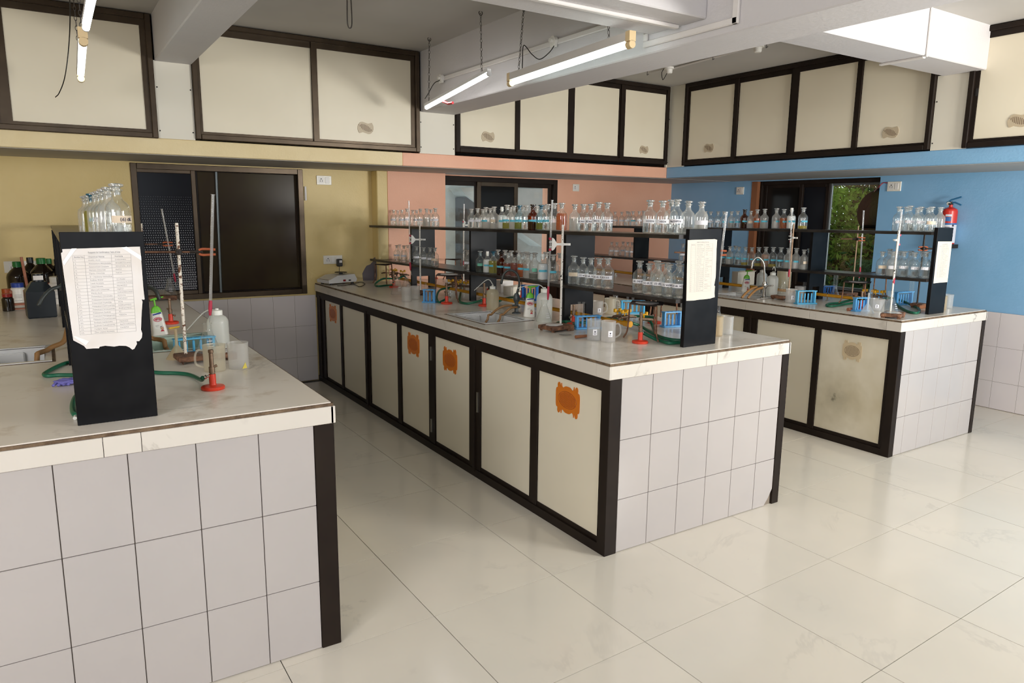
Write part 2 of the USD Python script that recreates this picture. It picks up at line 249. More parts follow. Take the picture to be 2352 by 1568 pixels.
# ================================================================== THE ROOM
YB, XR, YO, XO, ZC, L0, L1 = 6.456, 6.426, 5.53, 5.42, 2.80, 1.908, 2.013
XL, YR = -3.2, -3.0
fl = Thing('floor', kind='structure')
fl.add('bed', box(XL - .2, XR + .3, YR - .2, YB + .3, -.06, -.004), 'grout_floor')
G = .5805
def fy(j, x): return 1.765 + j * .576 + .034 * (x - 2.0) * (1 if j < 3 else .4)
xs = [1.1425 + i * G for i in range(-3, 10)]; xs = [XL] + xs + [XR] if xs[-1] < XR else [XL] + [x for x in xs if x < XR - .02] + [XR]
g = .0016
for i in range(len(xs) - 1):
    for j in range(-8, 8):
        x0, x1 = xs[i] + g, xs[i + 1] - g; a0, a1, b0, b1 = fy(j, x0) + g, fy(j, x1) + g, fy(j + 1, x0) - g, fy(j + 1, x1) - g
        if a0 < -.9: continue
        b0, b1 = min(b0, YB), min(b1, YB)
        if b0 - a0 < .05 or (x1 < -.7) : continue
        fl.add('tile', hull([(x0, a0, -.02), (x1, a1, -.02), (x1, b1, -.02), (x0, b0, -.02), (x0, a0, 0), (x1, a1, 0), (x1, b1, 0), (x0, b0, 0)]), 'floor_marble')
fl.add('plain_paving', cat(box(XL, XR, YR, fy(-4, XL) - .2, -.02, -.0005), box(XL, -.62, -.9, YB, -.02, -.0005)), 'floor_marble', kind='stuff')

ce = Thing('ceiling', kind='structure')
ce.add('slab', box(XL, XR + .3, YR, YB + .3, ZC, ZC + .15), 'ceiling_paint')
ce.add('beam', cham(.71, .94, 2.86, YO, 2.51, ZC + .02, .006), 'white_paint')
ce.add('beam', cham(2.65, 2.965, YR, YO, 2.34, ZC + .02, .006), 'white_paint')
ce.add('cross_beam', cham(XL, 2.65, 2.49, 2.86, 2.43, ZC + .02, .006), 'white_paint')
ce.add('cross_beam', cham(2.965, XO, 2.565, 2.85, 2.52, ZC + .02, .006), 'white_paint')

# windows' openings: yellow and salmon in the back wall, one in the blue wall
W1 = (.60, 1.947, .805, 1.895); W2 = (3.2, 4.72, .85, 1.895); W3 = (3.835, 5.20, .80, 1.895)
T = .28
wb = Thing('wall_back', kind='structure')
def holed(x0, x1, z0, z1, w, y0, y1):
    return cat(box(x0, w[0], y0, y1, z0, z1), box(w[1], x1, y0, y1, z0, z1), box(w[0], w[1], y0, y1, w[3], z1), box(w[0], w[1], y0, y1, z0, w[2]))
wb.add('yellow_plaster', holed(XL, 2.60, -.03, ZC, W1, YB, YB + T), 'yellow_paint')
wb.add('salmon_plaster', holed(2.60, XR + T, -.03, ZC, W2, YB, YB + T), 'salmon_paint')
PY = 6.32
wb.add('pilaster', cat(cham(2.585, 2.69, PY, YB, 0, L0, .006)), 'yellow_paint')
wb.add('pilaster', box(2.69, 3.285, PY, YB, 0, L0), 'salmon_paint')
DADO = .79
for i in range(15):
    for j, (z0, z1) in enumerate(((.004, .2265), (.2285, .5115), (.5135, DADO))):
        x0 = 2.02 - .19 * (i + 1); x0, x1 = x0 + .001, x0 + .189
        if x0 < -.5: continue
        wb.add('dado_tile', box(x0, x1, YB - .008, YB, z0, z1), 'dado_tile')
wb.add('dado_grout', box(-.6, 2.02, YB - .006, YB, 0, DADO), 'grout')
wb.add('cement_patch', stand_up(ext(Polygon([(x, z) for x, z in [at(*q, 'y', YB)[[0, 2]] for q in [(834, 645), (832, 628), (838, 616), (842, 610), (850, 607), (857, 600), (866, 602), (872, 608), (870, 620), (876, 634), (876, 647)]]]), .002), YB), 'cement', label='grey unpainted cement patch')
wb.add('cement_patch', hull([(2.583, y, z) for y, z in ((YB, .9), (YB, 1.10), (6.40, 1.12), (6.37, 1.06), (6.36, .95), (6.38, .9))] + [(2.585, y, z) for y, z in ((YB, .9), (YB, 1.10), (6.37, 1.06), (6.38, .9))]), 'cement', label='grey unpainted cement patch')
wr = Thing('wall_right', kind='structure')
wr.add('blue_plaster', cat(box(XR, XR + T, YR, W3[0], -.03, ZC), box(XR, XR + T, W3[1], YB + T, -.03, ZC), box(XR, XR + T, W3[0], W3[1], W3[3], ZC), box(XR, XR + T, W3[0], W3[1], -.03, W3[2])), 'blue_paint')
for i in range(16):
    for z0, z1 in ((.004, .2265), (.2285, .5115), (.5135, DADO)):
        y0 = 2.33 + .19 * i - .38; wr.add('dado_tile', box(XR - .008, XR, y0 + .001, y0 + .189, z0, z1), 'dado_tile')
wr.add('dado_grout', box(XR - .006, XR, 1.95, 5.0, 0, DADO), 'grout')
put('wall_left', box(XL - .1, XL, YR, YB + .2, -.03, ZC + .1), 'yellow_paint', kind='structure')
rear = Thing('wall_front', kind='structure')
rear.add('plaster', cat(box(XL, XR + T, YR - .12, YR, 2.45, ZC), box(XL, -.9, YR - .12, YR, 0, 2.45), box(2.1, 4.2, YR - .12, YR, 0, 2.45), box(6.3, XR + T, YR - .12, YR, 0, 2.45), box(-.9, 2.1, YR - .12, YR, 0, 1.0)), 'white_paint')

# the ledge slab around the room under the overhead cabinets
XS = at(925, 360, 'y', YO)[0]
tr = Thing('trim_1', kind='structure')
tr.add('yellow_ledge', cham(XL, XS, YO, YB, L0, L1, .004), 'cream_paint')
tr.add('salmon_ledge', cham(XS, XR, YO, YB, L0, L1, .004), 'salmon_paint')
tr.add('blue_ledge', cham(XO, XR, YR, YO, L0, L1, .004), 'blue_paint')
# soffit painted grey-white is the ledge's own underside
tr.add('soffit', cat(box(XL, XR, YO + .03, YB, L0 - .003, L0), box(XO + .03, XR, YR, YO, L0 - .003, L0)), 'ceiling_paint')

# ------------------------------------------------------------------ overhead cabinets
def vent_wave(w=.15, h=.105, mat='tan_vent', dark='beige_dark'):
    """S-edged ventilation cover with nine slots: list of (name, mesh in xy, material)"""
    top_ = [(-.46, .10), (-.36, .38), (-.2, .48), (.0, .42), (.16, .36), (.34, .44), (.40, .42), (.48, .15), (.47, -.14)]
    bot = [(-x, -y) for x, y in top_]
    P = Polygon(spline(np.c_[np.array(top_ + bot), np.zeros(18)], 3)[:, :2] * [w, h]).buffer(0)
    base = ext(P, .004); slots = []
    for k in range(9):
        t = (k - 4) / 4.0; c = -.16 * t * h * 1.0; hh = h * .32 * math.sqrt(max(.1, 1 - t * t * .9)); x = t * w * .33
        slots.append(box(x - w * .018, x + w * .018, c - hh / 1.25, c + hh / 1.25, .0035, .0046))
    for sx in (-.42, .42): slots.append(mv(trimesh.creation.cylinder(h * .03, .002, sections=8), sx * w, .02 * (-1 if sx > 0 else 1) * 1, .004))
    return base, cat(*slots), mat, dark
def vent_baroque(w, h, mat, dark):
    Q = [(0, .43), (.10, .42), (.17, .37), (.22, .36), (.255, .40), (.275, .49), (.285, .40), (.30, .375), (.322, .385), (.335, .45), (.37, .50), (.41, .48), (.43, .42), (.425, .34), (.445, .315), (.48, .30), (.50, .22), (.505, 0)]
    half = Q + [(x, -y) for x, y in Q[-2::-1]]
    pts = half + [(-x, y) for x, y in half[-2:0:-1]]
    pts = spline(np.c_[np.array(pts + pts[:1]), np.zeros(len(pts) + 1)], 3)[:-1, :2]
    poly = Polygon(np.array(pts) * [w, h * 1.08]).buffer(.0008).buffer(0)
    base = ext(poly, .004); sl = []
    for i in range(-5, 6):
        for j in range(-7, 8):
            x, y = i * .062, j * .034
            if (x / .36) ** 2 + (y / .27) ** 2 < 1: sl.append(box((x - .022) * w, (x + .022) * w, (y - .009) * h, (y + .009) * h, .0035, .0045))
    a = np.linspace(0, 2 * math.pi, 25)
    rim = tube(np.c_[.39 * w * np.cos(a), .29 * h * np.sin(a), np.full(25, .004)], .0012, 5)
    return base, cat(rim, *sl), mat, dark
def place_vent(t, v, where, parent):
    b, s, m, d = v; p = t.add('vent', where(b), m, parent, world=True)
    t.add('vent_slots', where(s), d, parent, world=True)

def cabinet_y(label, x0, x1, panels, z0, z1, vents=(), mat='frame_metal', locks=()):
    """overhead cabinet facing -y at y = YO"""
    t = Thing('overhead_cabinet', label, 'cabinet', ((x0 + x1) / 2, YO, z0)); y = YO; o = .035
    F = [cham(x0, x0 + o, y - .03, y + .05, z0, z1, .004), cham(x1 - o, x1, y - .03, y + .05, z0, z1, .004), cham(x0 + o, x1 - o, y - .03, y + .05, z0, z0 + o, .004), cham(x0 + o, x1 - o, y - .03, y + .05, z1 - o, z1, .004)]
    t.add('frame', cat(*F), mat, world=True)
    t.add('carcass', box(x0 + .01, x1 - .01, y + .05, y + .6, z0, z1), 'night_void', world=True)
    for k, (a, b) in enumerate(panels):
        d = y + (.0 if k % 2 else .014)
        a0 = x0 + o if k == 0 else (panels[k - 1][1] + a) / 2 - .02; b0 = x1 - o if k == len(panels) - 1 else (b + panels[k + 1][0]) / 2 + .02
        pz0, pz1 = z0 + .055, z1 - .075
        sash = cat(box(a0, a, d - .012, d + .012, z0 + o, z1 - o), box(b, b0, d - .012, d + .012, z0 + o, z1 - o), box(a, b, d - .012, d + .012, z0 + o, pz0), box(a, b, d - .012, d + .012, pz1, z1 - o))
        dp = t.add('door', box(a, b, d - .004, d + .004, pz0, pz1), 'laminate', world=True)
        t.add('sash', sash, mat, dp, world=True)
        for (vi, vx, vz, w) in vents:
            if vi == k: place_vent(t, vent_wave(w, w * .68), lambda m, vx=vx, vz=vz, d=d: mv(stand_up(m, d - .004), vx, 0, vz), dp)
        for (li, lx) in locks:
            if li == k: t.add('latch', box(lx - .008, lx + .008, d - .016, d - .011, (z0 + z1) / 2 - .05, (z0 + z1) / 2), 'dark_hole', dp, world=True)
    return t
def cabinet_x(label, y0, y1, panels, z0, z1, vents=(), mat='frame_metal', locks=()):
    """overhead cabinet facing -x at x = XO; y runs from far to near, panels given as (far, near)"""
    t = Thing('overhead_cabinet', label, 'cabinet', (XO, (y0 + y1) / 2, z0)); x = XO; o = .035; lo, hi = min(y0, y1), max(y0, y1)
    F = [cham(x - .03, x + .05, lo, lo + o, z0, z1, .004), cham(x - .03, x + .05, hi - o, hi, z0, z1, .004), cham(x - .03, x + .05, lo + o, hi - o, z0, z0 + o, .004), cham(x - .03, x + .05, lo + o, hi - o, z1 - o, z1, .004)]
    t.add('frame', cat(*F), mat, world=True)
    t.add('carcass', box(x + .05, x + .6, lo + .01, hi - .01, z0, z1), 'night_void', world=True)
    ps = sorted([(min(p), max(p)) for p in panels])
    for k, (a, b) in enumerate(ps):
        d = x + (.0 if k % 2 else .014)
        a0 = lo + o if k == 0 else (ps[k - 1][1] + a) / 2 - .02; b0 = hi - o if k == len(ps) - 1 else (b + ps[k + 1][0]) / 2 + .02
        pz0, pz1 = z0 + .055, z1 - .075
        sash = cat(box(d - .012, d + .012, a0, a, z0 + o, z1 - o), box(d - .012, d + .012, b, b0, z0 + o, z1 - o), box(d - .012, d + .012, a, b, z0 + o, pz0), box(d - .012, d + .012, a, b, pz1, z1 - o))
        dp = t.add('door', box(d - .004, d + .004, a, b, pz0, pz1), 'laminate', world=True)
        t.add('sash', sash, mat, dp, world=True)
        for (vy, vz, w) in vents:
            if a < vy < b: place_vent(t, vent_wave(w, w * .68), lambda m, vy=vy, vz=vz, d=d: on_x(m, d - .004, vy, vz), dp)
        for ly in locks:
            if a0 < ly < b0: t.add('latch', box(d - .016, d - .011, ly - .008, ly + .008, (z0 + z1) / 2 - .05, (z0 + z1) / 2), 'dark_hole', dp, world=True)
    return t
XX = lambda px, py: float(at(px, py, 'y', YO)[0]); YY = lambda px, py: float(at(px, py, 'x', XO)[1])
ZX = lambda px, py: float(at(px, py, 'y', YO)[2]); ZY = lambda px, py: float(at(px, py, 'x', XO)[2])
cabinet_y('bronze framed overhead cabinet at the far left, behind the hanging tube light', -1.2, XX(357, 230), [(-1.1, XX(4, 285) - .02), (XX(26, 240), XX(332, 240))], 2.01, ZC - .004, mat='frame_bronze', locks=((1, XX(343, 185)),))
cabinet_y('wide two-door overhead cabinet between the two left ceiling beams', .935, XX(961, 240), [(XX(463, 230), XX(717, 230)), (XX(730, 230), XX(943, 230))], 2.02, ZC - .004, vents=((1, XX(839, 294), ZX(839, 294), .135),), mat='frame_bronze', locks=((0, XX(453, 190)),))
cabinet_y('four-door overhead cabinet above the salmon wall', XX(1045, 310), XX(1532, 290), [(XX(1058, 310), XX(1184, 310)), (XX(1193, 300), XX(1303, 300)), (XX(1319, 300), XX(1421, 300)), (XX(1433, 290), XX(1526, 290))], 2.04, ZC - .004, vents=((0, XX(1122, 314), ZX(1122, 314), .135), (3, XX(1478, 344), ZX(1478, 344), .12)))
cabinet_x('four-door overhead cabinet above the blue wall window', YY(1574, 290), YY(2145, 260), [(YY(1584, 290), YY(1684, 290)), (YY(1694, 280), YY(1810, 280)), (YY(1831, 270), YY(1962, 270)), (YY(1975, 250), YY(2132, 250))], 2.02, ZC - .004, vents=((YY(1629, 340), ZY(1629, 340), .125), (YY(2044, 304), ZY(2044, 304), .13)), locks=(YY(2141, 215), YY(1816, 262)))
cabinet_x('overhead cabinet at the far right edge of the picture', YY(2228, 200), 1.2, [(YY(2250, 200), 1.95), (1.9, 1.27)], 2.015, ZC - .004, vents=((YY(2340, 277), ZY(2340, 277), .13),), locks=(YY(2247, 205),))
fp = Thing('trim_2', kind='structure')
def filler_y(x0, x1, z1):
    p = fp.add('filler_panel', box(x0, x1, YO - .004, YO + .02, L1, z1), 'filler_board')
    fp.add('screws', cat(*[box(x - .004, x + .004, YO - .006, YO - .003, z - .004, z + .004) for x in (x0 + .012, x1 - .012) for z in (L1 + .05, (L1 + z1) / 2 + .08)]), 'dark_hole', p)
filler_y(XX(358, 230), .933, 2.515); filler_y(XX(963, 300), XX(1044, 310), 2.345); filler_y(XX(1533, 290), XO, ZC)
for a, b, z in ((YY(2146, 260), YY(2227, 260), 2.525), (YY(1573, 290), YO, ZC)):
    p = fp.add('filler_panel', box(XO - .004, XO + .02, a, b, L1, z), 'filler_board')
    fp.add('screws', cat(*[box(XO - .006, XO - .003, y - .004, y + .004, zz - .004, zz + .004) for y in (min(a, b) + .012, max(a, b) - .012) for zz in (L1 + .05, (L1 + z) / 2 + .08)]), 'dark_hole', p)

# ------------------------------------------------------------------ windows
def frame_y(w, d0, d1, o):
    return cat(cham(w[0], w[0] + o, d0, d1, w[2], w[3], .003), cham(w[1] - o, w[1], d0, d1, w[2], w[3], .003), cham(w[0] + o, w[1] - o, d0, d1, w[2], w[2] + o, .003), cham(w[0] + o, w[1] - o, d0, d1, w[3] - o, w[3], .003))
w1 = Thing('window_1', kind='structure', loc=(1.27, YB, .8))
w1.add('window_frame', frame_y(W1, YB - .012, YB + .1, .045), 'frame_bronze', world=True)
fx = lambda px, py=530: float(at(px, py, 'y', YB + .03)[0])
s0 = (fx(303), fx(456), W1[2] + .04, W1[3] - .035)
s = w1.add('sash', frame_y(s0, YB + .01, YB + .035, .035), 'frame_bronze', world=True)
w1.add('pane', box(s0[0] + .03, s0[1] - .03, YB + .018, YB + .024, s0[2] + .03, s0[3] - .03), 'film_glass', world=True)
pw = []
nx, nz = 24, 48; ax0, ax1, az0, az1 = s0[0] + .04, s0[1] - .04, s0[2] + .04, s0[3] - .06
for i in range(nx):
    for j in range(nz):
        t = 1 - j / nz; q = max(0, min(1, (t - .18) * 1.25)); c = (ax1 - ax0) / nx * .66 * (.2 + .8 * q) if q > 0 else 0
        if c < .001: continue
        x, z = ax0 + (i + .5 * (j % 2) * .5 + .3) * (ax1 - ax0) / nx, az0 + (j + .5) * (az1 - az0) / nz
        for k in range(4):
            a = k * math.pi / 2 + .25; u = np.array([math.cos(a), math.sin(a)]); v = np.array([-u[1], u[0]])
            p = [u * .10 * c - v * .10 * c, u * .62 * c - v * .20 * c, u * .72 * c + v * .62 * c * 0.75, u * .40 * c + v * .08 * c]
            V = np.array([(x + b[0], YB + .0172, z + b[1]) for b in p]); pw.append(trimesh.Trimesh(V, [(0, 1, 2), (0, 2, 3)], process=False))
w1.add('pinwheel_print', cat(*pw), 'print_white', world=True, label='printed pinwheel pattern fading towards the top', kind='stuff')
w1.add('pane', box(fx(456), fx(690) - .01, YB + .05, YB + .056, W1[2] + .04, W1[3] - .03), 'brown_glass', world=True)
w1.add('sash', frame_y((fx(456), W1[1] - .02, W1[2] + .035, W1[3] - .03), YB + .042, YB + .064, .02), 'frame_metal', world=True)
w1.add('pipe', tube([at(496, 392, 'y', YB + .04), at(508, 677, 'y', YB + .04)], .011, 10), 'galvanised', world=True)
w1.add('hinge', box(1.957, 1.972, YB - .02, YB, 1.63, 1.75), 'trunking', world=True)
w1.add('backing', box(W1[0], W1[1], YB + .2, YB + .22, W1[2], W1[3]), 'night_void', world=True)

w2 = Thing('window_2', kind='structure', loc=(3.96, YB, .85))
w2.add('window_frame', frame_y(W2, YB - .004, YB + .1, .05), 'frame_metal', world=True)
fy2 = lambda px, py=450: float(at(px, py, 'y', YB + .04)[0])
m0, m1, m2, m3_ = fy2(1088), fy2(1104), fy2(1181), fy2(1261)
for k, (a, b) in enumerate(((W2[0] + .04, m0 + .06), (m0 + .03, m2 + .035), (m2, W2[1] - .04))):
    d = YB + (.03 if k == 1 else .055)
    s = w2.add('sash', frame_y((a, b, W2[2] + .04, W2[3] - .045), d - .012, d + .012, .045), 'frame_bronze' if k == 1 else 'frame_metal', world=True)
    w2.add('pane', box(a + .04, b - .04, d - .003, d + .003, W2[2] + .08, W2[3] - .08), 'dark_glass' if k == 1 else 'pane_clear', world=True)
# what stands outside: a neighbouring wall with a stair flight
nb = Thing('neighbouring_building', 'grey-green rendered outer wall with sloping concrete stair seen through the salmon wall window', 'building', (5.5, 8.2, -.2))
nb.add('wall', box(2.6, 7.9, 8.3, 8.6, -.2, 5.5), 'plaster_grey', world=True)
q = [at(*p, 'y', 8.1) for p in [(1047, 430), (1060, 447), (1088, 468), (1088, 430)]]
q = [(p[0], p[2]) for p in q] + []
nb.add('stair_flight', stand_up(ext(Polygon([q[0], q[1], q[2], (q[2][0] + 1.0, q[2][1] - .55), (q[2][0] + 1.0, q[3][1]), ]), .3), 8.3), 'plaster_grey', world=True)
p0, p1 = at(1050, 450, 'y', 8.25), at(1062, 485, 'y', 8.25)
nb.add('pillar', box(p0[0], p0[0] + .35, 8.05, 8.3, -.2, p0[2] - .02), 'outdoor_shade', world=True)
nb.add('ledge', box(at(1185, 455, 'y', 8.2)[0] - .1, 7.8, 8.2, 8.3, at(1185, 440, 'y', 8.2)[2] - .03, at(1185, 440, 'y', 8.2)[2]), 'plaster_grey', world=True)

w3 = Thing('window_3', kind='structure', loc=(XR, 4.5, .8))
def frame_x(w, d0, d1, o):
    return cat(cham(d0, d1, w[0], w[0] + o, w[2], w[3], .003), cham(d0, d1, w[1] - o, w[1], w[2], w[3], .003), cham(d0, d1, w[0] + o, w[1] - o, w[2], w[2] + o, .003), cham(d0, d1, w[0] + o, w[1] - o, w[3] - o, w[3], .003))
w3.add('window_frame', frame_x((W3[0] - .02, W3[1], W3[2], W3[3]), XR + .04, XR + .14, .04), 'frame_metal', world=True)
w3.add('jamb', box(XR - .006, XR + .05, W3[1] - .012, W3[1] + .06, W3[2], W3[3]), 'wood', world=True, label='brown timber jamb')
yy3 = lambda px, X=XR + .08: aty(px, X, 1.5)
for a, b, m in ((yy3(1752), yy3(1840), 'dark_glass'), (yy3(1832), yy3(1898), 'film_glass')):
    d = XR + .08 + (.02 if m == 'film_glass' else 0); a, b = max(a, b), min(a, b)
    w3.add('sash', frame_x((b, a, W3[2] + .03, W3[3] - .03), d - .012, d + .012, .04), 'frame_metal', world=True)
    w3.add('pane', box(d - .003, d + .003, b + .03, a - .03, W3[2] + .06, W3[3] - .06), m, world=True)
a, b = yy3(1896), W3[0]
w3.add('sash', frame_x((b, a, W3[2] + .03, W3[3] - .03), XR + .105, XR + .125, .03), 'galvanised', world=True)
w3.add('pane', box(XR + .112, XR + .118, b + .02, a - .02, W3[2] + .05, W3[3] - .05), 'pane_clear', world=True)
w3.add('sill', cham(XR - .02, XR + .16, W3[0] - .02, W3[1] + .04, W3[2] - .03, W3[2], .003), 'fascia_marble', world=True)
# ================================================================== BENCHES
def bench(label, x0, x1, y0, y1, end_joints, post, sinks=(), left_doors=(), right_doors=(), vents=(), vmat='orange', notch=None, broken=False, fascia_l=(), fascia_f=(), sooty=(), front_tiles='wall_tile', wt='worktop_marble', beads=()):
    t = Thing('laboratory_bench', label, 'bench', ((x0 + x1) / 2, (y0 + y1) / 2, 0)); A = lambda *a, **k: t.add(*a, world=True, **k)
    e = .006; ZF = .8275
    def slab(za, zb, inset):
        xs_ = sorted({x0 + inset, x1 - inset, *[c for s in sinks for c in s[:2]]}); ys_ = sorted({y0 + inset, y1, *[c for s in sinks for c in s[2:]]}); out = []
        for a, b in zip(xs_, xs_[1:]):
            for c, d in zip(ys_, ys_[1:]):
                mx, my = (a + b) / 2, (c + d) / 2
                if any(s[0] < mx < s[1] and s[2] < my < s[3] for s in sinks): continue
                if notch and mx > notch[0] and my > notch[1]: continue
                out.append(box(a, b, c, d, za, zb))
        return cat(*out)
    if notch: sinks = list(sinks); sinks_n = sinks
    # a notch around the pilaster is a hole that reaches the wall
    if notch: sinks = sinks + [(max(notch[0], x0), min(notch[2], x1), notch[1], y1)]
    A('worktop', slab(.872, .9, e), wt)
    for s in sinks[:len(sinks) - bool(notch)]:
        q_ = .022; A('sealant', cat(box(s[0] - q_, s[1] + q_, s[2] - q_, s[2], .8995, .9008), box(s[0] - q_, s[1] + q_, s[3], s[3] + q_, .8995, .9008), box(s[0] - q_, s[0], s[2], s[3], .8995, .9008), box(s[1], s[1] + q_, s[2], s[3], .8995, .9008)), 'edge_strip')
    A('edge_strip', cat(box(x0 - .001, x1 + .001, y0 - .001, y0 + .02, .8875, .8965), box(x0 - .001, x0 + .02, y0 + .02, y1, .8875, .8965), box(x1 - .02, x1 + .001, y0 + .02, notch[1] if notch else y1, .8875, .8965)), 'edge_strip')
    js = [x0] + list(fascia_f) + [x1]
    for a, b in zip(js, js[1:]): A('fascia_tile', cham(a + .0008, b - .0008, y0 - e, y0 + .01, ZF, .887, .0015), 'fascia_marble')
    js = [y0 - e] + list(fascia_l) + [y1]
    for a, b in zip(js, js[1:]): A('fascia_tile', cham(x0 - e, x0 + .01, a + .0008, b - .0008, ZF, .887, .0015), 'fascia_marble')
    A('fascia_tile', cham(x1 - .01, x1 + e, y0 - e, notch[1] - .004 if notch else y1, ZF, .887, .0015), 'fascia_marble')
    # the tiled end
    A('end_wall', box(x0 + .03, x1 - .03, y0 + .009, y0 + .06, 0, .872), 'grout')
    rows = ((.003, .2565), (.2585, .5397), (.5417, .8265))
    js = [x0 + post[0]] + list(end_joints) + [x1 - post[1]]
    for i, (a, b) in enumerate(zip(js, js[1:])):
        for r, (za, zb) in enumerate(rows):
            a_, b_ = a + .0012, b - .0012
            if broken and r == 0 and i == len(js) - 2:
                w = b_ - a_; A('tile', ext(Polygon([(0, za), (w * .60, za), (w * .80, za + .035), (w, za + .085), (w, zb), (0, zb)]), .01).apply_transform(np.array([[1, 0, 0, a_], [0, 0, -1, y0 + .01], [0, 1, 0, 0], [0, 0, 0, 1.]])), front_tiles, label='tile with a broken lower corner')
            else: A('tile', cham(a_, b_, y0, y0 + .012, za, zb, .0015), front_tiles)
    if post[0]: A('corner_post', cham(x0, x0 + post[0], y0 - .004, y0 + .055, 0, ZF, .002), 'frame_metal')
    if post[1]: A('corner_post', cham(x1 - post[1], x1, y0 - .004, y0 + .055, 0, ZF, .002), 'frame_metal')
    for side, doors in ((-1, left_doors), (1, right_doors)):
        X = x0 if side < 0 else x1; ye = (notch[1] if notch and side > 0 else y1) - .004
        if not doors: continue
        q = lambda d0, d1: (X + .002 + d0, X + .002 + d1) if side < 0 else (X - .002 - d1, X - .002 - d0)
        F = [box(*q(0, .05), y0 + .055, ye, .768, ZF), box(*q(0, .05), y0 + .055, ye, .0, .045)]
        ed = [y0 + .05] + [c for d in doors for c in d[:2]] + [ye]
        for k in range(0, len(ed) - 1, 2):
            a, b = ed[k], ed[k + 1]
            F.append(cham(*q(.006, .04), a, b, .045, .768, .002))
            if b - a > .09: F.append(cham(*q(-.004, .04), (a + b) / 2 - .012, (a + b) / 2 + .012, .03, .79, .002))
        F.append(box(*q(.012, .03), y0 + .05, ye, .04, .068))
        A('door_frame', cat(*F), 'frame_metal')
        for k, d in enumerate(doors):
            dp = A('door', box(*q(.016, .024), d[0], d[1], .066, .770), 'laminate_sooty' if (side < 0 and k in sooty) else 'laminate_low')
            for (vk, vy, vz, w, h) in vents:
                if side < 0 and vk == k:
                    v = vent_baroque(w, h, 'orange_plastic', 'orange_dark') if vmat == 'orange' else vent_baroque(w, h, 'beige_plastic', 'beige_dark')
                    place_vent(t, v, lambda m: on_x(m, X + .018, vy, vz), dp)
            for (bk, by, bz, bh) in beads:
                if side < 0 and bk == k: t.add('latch', box(X + .0, X + .012, by - .006, by + .006, bz, bz + bh), 'screw', dp, world=True)
    return t
S1 = [(-.335, -.03, 3.59, 4.0), (.36, .665, 3.59, 4.03)]; S2 = [(2.125, 2.435, 3.585, 4.05)]; S3 = [(4.60, 4.865, 3.65, 4.08)]
vb = lambda px, py, X: at(px, py, 'x', X)
V2 = [(0, *vb(1303, 919, 2.035)[1:]), (2, *vb(1033, 827, 2.035)[1:]), (3, *vb(949, 791, 2.035)[1:]), (7, *vb(764, 720, 2.035)[1:])]
D2 = [(2.403, 2.908), (2.973, 3.486), (3.615, 4.067), (4.155, 4.592), (4.655, 5.173), (5.28, 5.785), (5.835, 6.233)]
V2 = [(k if k < 4 else 6, y, z, .182, .140) for k, y, z in V2]
D3 = [(2.522, 3.005), (3.055, 3.546), (3.673, 4.15), (4.21, 4.67), (4.80, 5.28), (5.34, 5.80)]
bench('left white laboratory bench with tiled end nearest the camera', -.45, .7785, 2.337, YB - .009, [-.419, -.231, -.04, .149, .338, .527], (0.0, .069), sinks=S1, right_doors=D2, fascia_f=(.089, .189), wt='worktop_stained')
bench('middle white laboratory bench with orange vents on its cupboard doors', 2.0205, 3.2485, 2.348, YB - .009, [2.28, 2.472, 2.665, 2.855, 3.043], (.070, .053), sinks=S2, left_doors=D2, vents=V2, notch=(2.575, PY - .004, 3.295), broken=True, fascia_f=(2.618, 2.693), fascia_l=(2.439, 3.026, 3.612, 4.093, 4.662, 5.25, 5.84), right_doors=D2[:6], beads=((2, 4.11, .60, .09), (2, 4.11, .12, .09), (1, 3.51, .40, .12)))
V3 = [(0, *vb(1957, 806, 4.50)[1:], .135, .125)]
bench('right white laboratory bench with beige vent beside the blue wall', 4.484, 5.5705, 2.4456, YB - .009, [4.64, 4.82, 5.0, 5.18, 5.36], (.055, .045), sinks=S3, left_doors=D3, vents=V3, vmat='beige', sooty=(0,), fascia_f=(4.87, 4.98), fascia_l=(2.538, 3.096, 3.653, 4.2, 4.8, 5.4))
for s, m, l in ((S1[0], 'sink_white', 'white sink in the left bench, left of the black end panel'), (S1[1], 'sink_green', 'greenish stained sink in the left bench, right of the black end panel'), (S2[0], 'sink_white', 'white sink set into the middle bench under the brown hoses'), (S3[0], 'sink_white', 'white sink set into the right bench beside the chrome tap')):
    t = Thing('sink', l, 'sink', ((s[0] + s[1]) / 2, (s[2] + s[3]) / 2, .74)); a, b, c, d = s[0] + .003, s[1] - .003, s[2] + .003, s[3] - .003; r = .016
    t.add('basin', cat(box(a, a + r, c, d, .72, .898), box(b - r, b, c, d, .72, .898), box(a + r, b - r, c, c + r, .72, .898), box(a + r, b - r, d - r, d, .72, .898), box(a, b, c, d, .705, .72)), m, world=True)
    t.add('overflow', cat(cham((a + b) / 2 - .055, (a + b) / 2 + .055, d - r - .022, d - r, .80, .884, .006)), m, world=True)
    t.add('rim', cat(box(a - .012, b + .012, c - .012, c + r - .004, .9010, .9045), box(a - .012, b + .012, d - r + .004, d + .012, .9010, .9045), box(a - .012, a + r - .004, c + r - .004, d - r + .004, .9010, .9045), box(b - r + .004, b + .012, c + r - .004, d - r + .004, .9010, .9045)), m, world=True)

